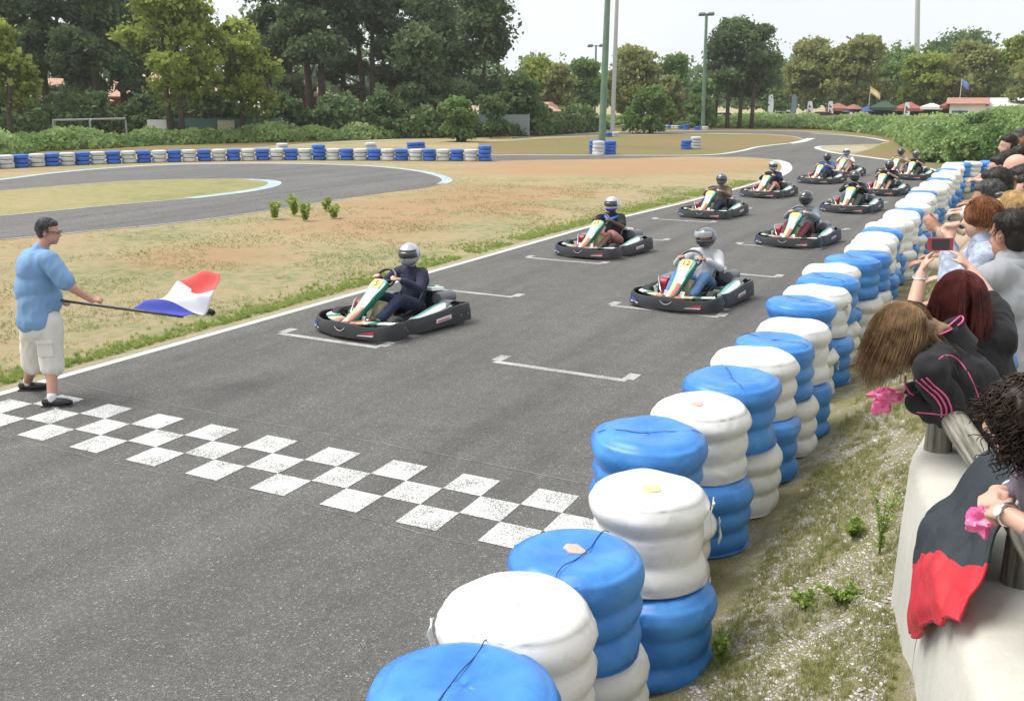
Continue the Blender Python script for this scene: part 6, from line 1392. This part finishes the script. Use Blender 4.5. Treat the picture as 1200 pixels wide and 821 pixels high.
for s in (-1, 1): pr += limb(pel+Vector((.1*s, 0, 0)), Vector((pel.x+.1*s, pel.y+.03, 1.2)), Vector((pel.x+.1*s, pel.y, .86)), .115, .085, .065)
blob('trousers', pr, C_blackt, t, .014, 3, org=O_)
for s in (-1, 1): blob('shoe', [('c', Vector((pel.x+.1*s, pel.y-.03, .81)), Vector((pel.x+.1*s, pel.y+.12, .80)), .045, .04)], M_shoe, t, .014, 2, org=O_)
# --- curly-haired woman at the right edge --------------------------------------------------------
DC = 3.15; A = lambda px, py, D=DC: Vector(AT(px, py, D))
O_ = Vector((A(1235, 600).x+.15, A(1235, 600).y, .76)); t = thing('person', O_, 0, 'woman with dark curly hair in a purple-grey zip jacket at the right edge', 'person')
hc = A(1197, 492); nk = A(1226, 550, 3.12); f = Vector((-.93, .25, -.25)); up = Vector((-.2, 0, 1)); hp, P, e = head_prims(hc, f, up, 1.0)
sR = A(1245, 585, 2.98); sL = A(1222, 560, 3.32); eR = A(1262, 650, 2.93); wR = A(1180, 602, 3.02); eL = A(1212, 588, 3.36); wL = A(1168, 577, 3.28); pel = Vector((A(1330, 650).x+.1, A(1330, 650).y, 1.62)); waist = A(1300, 650, 3.12)
body = [('c', pel, waist, .14, .12), ('c', waist, nk, .14, .06), ('c', nk, hc, .055, .055)]+hp+limb(sR, eR, wR, .052, .042, .027)+limb(sL, eL, wL, .052, .042, .027)
hd_ = A(1148, 588, 3.14)
body += hand_prims(wR, hd_-wR, Vector((.1, .8, -.6)), side=-1, curl=.9, s=.92)+hand_prims(wL, hd_-wL, Vector((.1, -.8, -.6)), side=1, curl=.85, s=.92)
for s in (-1, 1): body += limb(pel+Vector((0, .1*s, 0)), Vector((pel.x, pel.y+.1*s, 1.2)), Vector((pel.x, pel.y+.1*s, .84)), .09, .06, .04)
blob('body', body, SK1, t, .007, 2, org=O_); face_bits(P, 1, t, O_, brow=H_black)
C_pur = cloth('purple_grey_knit', (.14, .115, .15), var=.12)
pr = [('c', pel, waist, .165, .165), ('c', waist, A(1258, 600, 3.12), .16, .14), ('c', sL, sR, .085, .085), ('c', A(1240, 580, 3.12), nk, .11, .08)]+limb(sR, eR, eR.lerp(wR, .40), .072, .058, .050)+limb(sL, eL, eL.lerp(wL, .55), .072, .055, .046)
jk = blob('jacket', pr, C_pur, t, .010, 4, .018, 12, O_)
for a_, c_ in ((eR.lerp(wR, .40), wR), (eL.lerp(wL, .55), wL)):
    d = (c_-a_).normalized(); x_ = d.orthogonal().normalized(); y_ = d.cross(x_); b = MB(); b.loft([[a_-O_+d*h+(x_*math.cos(q)+y_*math.sin(q))*r_ for q in np.linspace(0, 2*PI, 21)[:-1]] for h, r_ in ((-.01, .050), (0, .054), (.02, .052), (.022, .042))]); b.build('cuff', C_white, jk, smooth=60)
surf_line([A(1206, 548, 3.1), A(1195, 565, 3.1), A(1190, 585, 3.1), A(1193, 602, 3.1)], .003, .008, C_white, 'zip_edge', jk, target=jk)
d = (hd_-wR).normalized(); x_ = d.orthogonal().normalized(); y_ = d.cross(x_); w0_ = wR-d*.005
b = MB(); b.tube([w0_-O_+(x_*math.cos(q)+y_*math.sin(q))*.031 for q in np.linspace(0, 2*PI, 25)[:-1]], .0065, 6, closed=True); wt = b.build('watch', M_chrome, t, smooth=True)
cd_ = (Vector((CX, CYY, CH))-w0_).normalized(); cd_ = (cd_-d*cd_.dot(d)).normalized(); q = MB(); q.lathe([(.001, 0), (.016, 0), (.017, .004), (.001, .006)], 16); wf = q.build('watch_face', mat('watch_white', (.7, .7, .68), .3), wt); wf.location = w0_-O_+cd_*.032; wf.rotation_euler = cd_.to_track_quat('Z', 'Y').to_euler()
# curls
b = MB(); q = random.Random(8); cc = P(0, -.02, .02); fN = f.normalized(); rr_ = fN.cross(up).normalized(); uu = rr_.cross(fN)
for i in range(1700):
    a = q.uniform(0, 2*PI); z = q.uniform(-.75, 1); w_ = math.sqrt(max(0, 1-z*z)); x, y = w_*math.cos(a), w_*math.sin(a)
    if y > .45 and z < .6: continue
    n_ = rr_*x+fN*y+uu*z; p = cc+rr_*x*.10+fN*y*.115+uu*z*.108; L = q.uniform(.05, .12); ph_ = q.uniform(0, 6); rad = q.uniform(.008, .014); pts = []
    dr = (n_*(.30+.25*q.random())+Vector((0, 0, -.8))-fN*.15*(z > .5)+Vector((q.gauss(0, .25), q.gauss(0, .25), 0))).normalized(); xa = dr.orthogonal().normalized(); ya = dr.cross(xa)
    for k in range(22):
        u = k/21; g_ = p+dr*L*u; l_ = g_-cc; m_ = math.sqrt((l_.dot(rr_)/.108)**2+(l_.dot(fN)/.122)**2+(l_.dot(uu)/.116)**2); g_ = cc+l_/m_ if m_ < 1 else g_
        pts.append(g_+(xa*math.cos(ph_+u*L*110)+ya*math.sin(ph_+u*L*110))*rad*(.5+u*.6)-O_)
    b.tube(pts, [.0030*(1-.5*k/21) for k in range(22)], 3)
hs_ = blob('hair', [('e', tuple(cc), (.108, .118, .112)), ('e', tuple(cc-fN*.03-uu*.07), (.09, .08, .10)), ('e', tuple(cc-fN*.02+rr_*.04-uu*.05), (.06, .07, .10))], H_black, t, .009, 3, .014, 28, O_); b.build('curls', H_black, hs_, smooth=True)
pr = [('c', pel, pel-Vector((0, 0, .05)), .16, .15)]
for s in (-1, 1): pr += limb(pel+Vector((0, .1*s, 0)), Vector((pel.x, pel.y+.1*s, 1.2)), Vector((pel.x, pel.y+.1*s, .86)), .115, .085, .065)
blob('jeans', pr, C_jean, t, .016, 3, org=O_)
for s in (-1, 1): blob('shoe', [('c', Vector((pel.x+.03, pel.y+.1*s, .81)), Vector((pel.x-.12, pel.y+.1*s, .80)), .045, .04)], M_shoe, t, .014, 2, org=O_)
crumple('plastic_bag', A(1150, 610, 3.13), (.055, .045, .05), M_pinkbag, 'pink and white plastic pouch held by the curly-haired woman', 'bag', 14)
# --- coat hanging over the rail ------------------------------------------------------------------
def coatpt(u, v):
    """u along the wall 0..1 (far to near), v from behind the rail over it and down"""
    s0, s1 = (.32, 1.30)
    return s0+(s1-s0)*u
t = thing('draped_coat', WP(.85, .1, ZT), 0, 'dark grey and red coat hanging over the timber rail and white wall', 'coat'); OC = Vector(WP(.85, .1, ZT))
prof = [(-.36, ZT+.10), (-.31, ZT+.22), (-.24, ZT+.315), (-.17, ZT+.31), (-.11, ZT+.22), (-.07, ZT+.13), (-.02, ZT+.07), (.012, ZT+.01), (.025, ZT-.06), (.028, ZT-.15), (.028, ZT-.24), (.028, ZT-.33), (.026, ZT-.42), (.024, ZT-.48)]
pf = catmull(prof, 5); NV = 140; gr = []; cuts = np.linspace(0, 1, len(pf)); pf = np.array(pf)
for j in range(NV):
    v = j/(NV-1); row = []
    for i in range(91):
        u = i/90; vb = .745-.05*u+.012*math.sin(u*9+1); v = (j/100)*vb if j <= 100 else vb+(1-vb)*(j-100)/(NV-101)
        s0 = np.interp(v, [0, .3, .5, .68, .75, 1], [.96, .98, 1.0, 1.0, 1.0, 1.08]); s1 = np.interp(v, [0, .3, .5, .75, 1], [1.42, 1.46, 1.56, 1.74, 1.86])
        vv = v*(1-.50*u**.9-.06*(1-sstep(0, .25, u))+.03*math.sin(u*9)*u); o_ = np.interp(vv, cuts, pf[:, 0]); z = np.interp(vv, cuts, pf[:, 1])
        fold = .020*math.sin(u*13+v*5)+.012*math.sin(u*29-v*9)+.03*noise.noise(Vector((u*4, v*5, 3)))+.012*noise.noise(Vector((u*13, v*9, 6))); fold *= .25+.9*sstep(.25, .6, v)
        row.append(Vector(WP(s0+(s1-s0)*u+.014*noise.noise(Vector((u*3, v*6, 1))), o_+.03*sstep(.62, .82, v)*math.sin(PI*min(1, u*1.1))**.7*(1-.75*sstep(.93, 1, v))+abs(fold)*(.5 if vv > .5 else .4)+.010, z+(abs(fold)*.6+.012 if vv < .6 else 0)))-OC)
    gr.append(row)
b = MB(); b.loft(gr, False, False, mis=lambda i, j: 1 if i >= 100 else 0)
C_coat = mat('slate_fabric', (.018, .026, .033), .75, var=.15, scale=6, bump=.25, bscale=150); C_redcoat = cloth('red_fabric', (.50, .012, .025), .6)
o = b.build('coat_fabric', [C_coat, C_redcoat], t, smooth=True); s_ = o.modifiers.new('s', 'SOLIDIFY'); s_.thickness = .012; s_.offset = 0
for q_ in ((1.52, .0, ZT+.09),): b = MB(); b.box(Vector(WP(*q_))-OC, (.03, .02, .014)); b.build('toggle', C_blackt, t, bevel=.003)

# --- people further along the terrace -------------------------------------------------------------
def spectator(px, py, D, face, label, skin, top, topc, hair, hm=1.0, bald=False, long=False, arms='rail', shorts=None, voxel=.014, handpx=None, tilt=-.15, sleeves=True, s=1.0, extra=None):
    """face: heading in degrees, 0 = +Y, 90 = -X (towards the track)"""
    hc = Vector(AT(px, py, D)); fz = .76; a = R(face); fwd = Vector((-math.sin(a), math.cos(a), 0)); lat = Vector((math.cos(a), math.sin(a), 0)); up = Vector((0, 0, 1))
    O_ = Vector((hc.x-fwd.x*.08, hc.y-fwd.y*.08, fz)); t = thing('person', O_, 0, label, 'person', 'spectators along the terrace')
    H = hc.z-fz; k = H/1.60; hp, P, e = head_prims(hc, fwd+up*tilt, up, 1.04*hm)
    nk = hc-up*.12-fwd*.03; sh = {q: nk-up*.09*k+lat*q*.185*k-fwd*.02 for q in (-1, 1)}; pel = Vector((O_.x-fwd.x*.06, O_.y-fwd.y*.06, fz+.92*k)); ch = nk-up*.25*k-fwd*.03
    if arms == 'rail': el = {q: sh[q]-up*.24+fwd*.14+lat*q*.06 for q in (-1, 1)}; wr = {q: el[q]+fwd*.22-lat*q*.1+up*.02 for q in (-1, 1)}
    elif arms == 'face': el = {q: sh[q]-up*.2+fwd*.18+lat*q*.02 for q in (-1, 1)}; wr = {q: hc+fwd*.16-up*.13+lat*q*.045 for q in (-1, 1)}
    elif arms == 'clap': el = {q: sh[q]-up*.2+fwd*.2+lat*q*.04 for q in (-1, 1)}; wr = {q: sh[q]+fwd*.40-up*.10-lat*q*.13 for q in (-1, 1)}
    else: el = {q: sh[q]-up*.28+lat*q*.05 for q in (-1, 1)}; wr = {q: el[q]-up*.22+fwd*.07 for q in (-1, 1)}
    body = [('c', pel, ch, .12, .13), ('c', ch, nk, .11, .055), ('c', nk, hc-up*.02, .055, .055)]+hp; legs = []
    for q in (-1, 1):
        body += limb(sh[q], el[q], wr[q], .05, .042, .028)
        d = {'face': up*.8-lat*q*.3, 'clap': fwd*.6+up*.6-lat*q*.1, 'rail': fwd-lat*q*.2}.get(arms, -up)
        body += hand_prims(wr[q], d, (-lat*q if arms in ('clap', 'face') else -up), side=-q if arms != 'down' else q, curl=.25 if arms == 'clap' else .6, s=.98)
        hpj = pel+lat*q*.1; kn = Vector((hpj.x, hpj.y, fz+.50*k))+fwd*.02; an = Vector((hpj.x, hpj.y, fz+.09)); legs.append((hpj, kn, an)); body += limb(hpj, kn, an, .085, .058, .04)
    blob('body', body, skin, t, voxel*.85, 2, org=O_)
    pr = [('c', pel+up*.0, ch-up*.08, .155, .165), ('c', ch-lat*.05, ch+lat*.05, .155, .155), ('c', sh[-1]+lat*.02, sh[1]-lat*.02, .09, .09), ('c', ch+up*.1, nk-up*.01, .12, .075)]
    for q in (-1, 1):
        if sleeves: pr += limb(sh[q], el[q], wr[q].lerp(el[q], .22), .08, .066, .048)
        else: pr.append(('c', sh[q], sh[q].lerp(el[q], .7), .08, .072))
    tp = blob(top, pr, topc, t, voxel, 4, .014, 9, O_)
    pr = [('c', pel, pel-up*.04, .15, .14)]
    for a_, b_, c_ in legs: pr += limb(a_, b_, c_+up*.03, .11, .082, .062)
    blob('trousers', pr, shorts or C_jean, t, voxel*1.3, 3, .008, 12, O_)
    for a_, b_, c_ in legs: blob('shoe', [('c', c_-fwd*.03-up*.04, c_+fwd*.12-up*.05, .045, .038)], M_shoe, t, voxel*1.3, 2, org=O_)
    if long: path_hair(P, 1.04*hm, fwd+up*tilt, up, hair, t, O_, 1400 if D < 8 else 500, long, Vector((0, 0, -1))-fwd*.25, spread=.03, wave=.006, r=.0026, seed=int(px), face=.5, voxel=.012)
    elif not bald: short_hair(P, 1.04*hm, hc, fwd+up*tilt, up, hair, t, O_, 1100 if D < 8 else 400, .024, voxel=.011)
    return t, P, O_, tp
C_grey = cloth('grey_fleece', (.33, .34, .36), var=.08); C_plaid = cloth('pale_blue_shirt', (.36, .41, .52), var=.35, scale=30); C_teal = cloth('aqua_cotton', (.12, .50, .52)); C_purple = cloth('purple_cotton', (.16, .07, .26)); C_pale = cloth('pale_blue_cotton', (.48, .60, .68)); C_tan = cloth('tan_knit', (.38, .30, .22))
r_ = spectator(1183, 277, 6.0, 50, 'man with short dark hair in a light grey zip sweater, seen from behind', SK2, 'sweater', C_grey, H_dark, arms='rail', hm=1.08, voxel=.011)
b = MB(); nk = r_[1](0, -.02, -.13)-r_[2]; b.loft([[nk+Vector((q*math.cos(a), q*math.sin(a), z)) for a in np.linspace(0, 2*PI, 21)[:-1]] for q, z in ((.10, -.05), (.088, .0), (.082, .035), (.07, .03))]); b.build('collar', C_grey, r_[3], smooth=True)
spectator(1150, 256, 6.5, 95, 'woman with short auburn hair in a pale blue shirt holding her hands to her face', SK1, 'shirt', C_plaid, hairmat('auburn_hair', (.10, .035, .015), (.25, .10, .04), 14), arms='face', hm=.95, voxel=.012, long=.10)
r_ = spectator(1185, 249, 6.9, 80, 'blonde woman with sunglasses on her head behind the auburn-haired woman', SK1, 'top', C_teal, H_blond, arms='rail', long=.26, voxel=.013)
b = MB(); [b.ball(r_[1](s*.032, .055, .115)-r_[2], (.026, .02, .012), 12, 8) for s in (-1, 1)]; b.build('sunglasses', M_visor, r_[0], smooth=True)
spectator(1157, 234, 7.4, 85, 'person with cropped greyish-brown hair leaning on the rail', SK2, 'top', C_tan, H_grey, arms='rail', voxel=.014)
spectator(1166, 220, 8.0, 92, 'young man with thick dark hair and shaved sides looking at the track', SK2, 'shirt', C_tan, H_dark, arms='clap', hm=1.08, voxel=.014)
spectator(1189, 200, 9.0, 75, 'bald man in a black top', SK1, 'top', C_blackt, H_grey, bald=True, voxel=.016, hm=1.02)
spectator(1196, 214, 8.4, 88, 'dark-haired man in black with a pale blue shirt beside him near the right edge', SK2, 'jacket', C_blackt, H_dark, voxel=.016)
spectator(1207, 225, 7.6, 80, 'person in pale blue cut by the right edge behind the blonde woman', SK1, 'shirt', C_pale, H_dark, voxel=.016)
spectator(1171, 197, 10.8, 92, 'person with flat dark hair behind the young man with shaved sides', SK1, 'top', C_white, H_dark, voxel=.018)
spectator(1180, 191, 11.8, 85, 'dark-haired man in a brown top further along the rail', SK2, 'top', C_brown, H_dark, voxel=.018)
spectator(1195, 184, 12.6, 85, 'man in a white shirt farther along the terrace near the right edge', SK1, 'shirt', C_white, H_dark, voxel=.02)
spectator(1181, 170, 14.2, 90, 'man in a purple T-shirt with dark hair, farthest left of the back spectators', SK1, 'tshirt', C_purple, H_dark, voxel=.02, sleeves=False)
spectator(1190, 168, 15.6, 88, 'grey-haired spectator right of the man in the purple T-shirt', SK1, 'top', C_tan, H_grey, voxel=.02)
spectator(1198, 173, 14.6, 85, 'spectator with red-brown hair at the right edge near the back', SK1, 'top', C_redcoat, MATS['auburn_hair'], voxel=.02)
spectator(1196, 160, 18.0, 88, 'spectator in green, the farthest visible at the right edge', SK1, 'top', cloth('green_cotton', (.08, .22, .12)), H_grey, voxel=.022)
spectator(1203, 270, 6.4, 60, 'person in dark blue denim cut by the right edge behind the man in grey', SK2, 'jacket', C_denim, H_dark, voxel=.014)

# ------------------------------------------------------------------ air: slight haze over the distance
hm = bpy.data.materials.new('haze_air'); hm.use_nodes = True; n = hm.node_tree; n.nodes.remove(n.nodes['Principled BSDF'])
pv = n.nodes.new('ShaderNodeVolumePrincipled'); pv.inputs['Color'].default_value = (.93, .96, 1, 1); pv.inputs['Density'].default_value = .0003; pv.inputs['Anisotropy'].default_value = .2
n.links.new(pv.outputs[0], n.nodes['Material Output'].inputs['Volume'])
b = MB(); b.box((0, 100, 22), (760, 560, 46)); props(b.build('haze', hm), 'thin pale haze over the distant trees', 'haze', kind='stuff')
scn.cycles.volume_bounces = 1; scn.cycles.volume_step_rate = 4
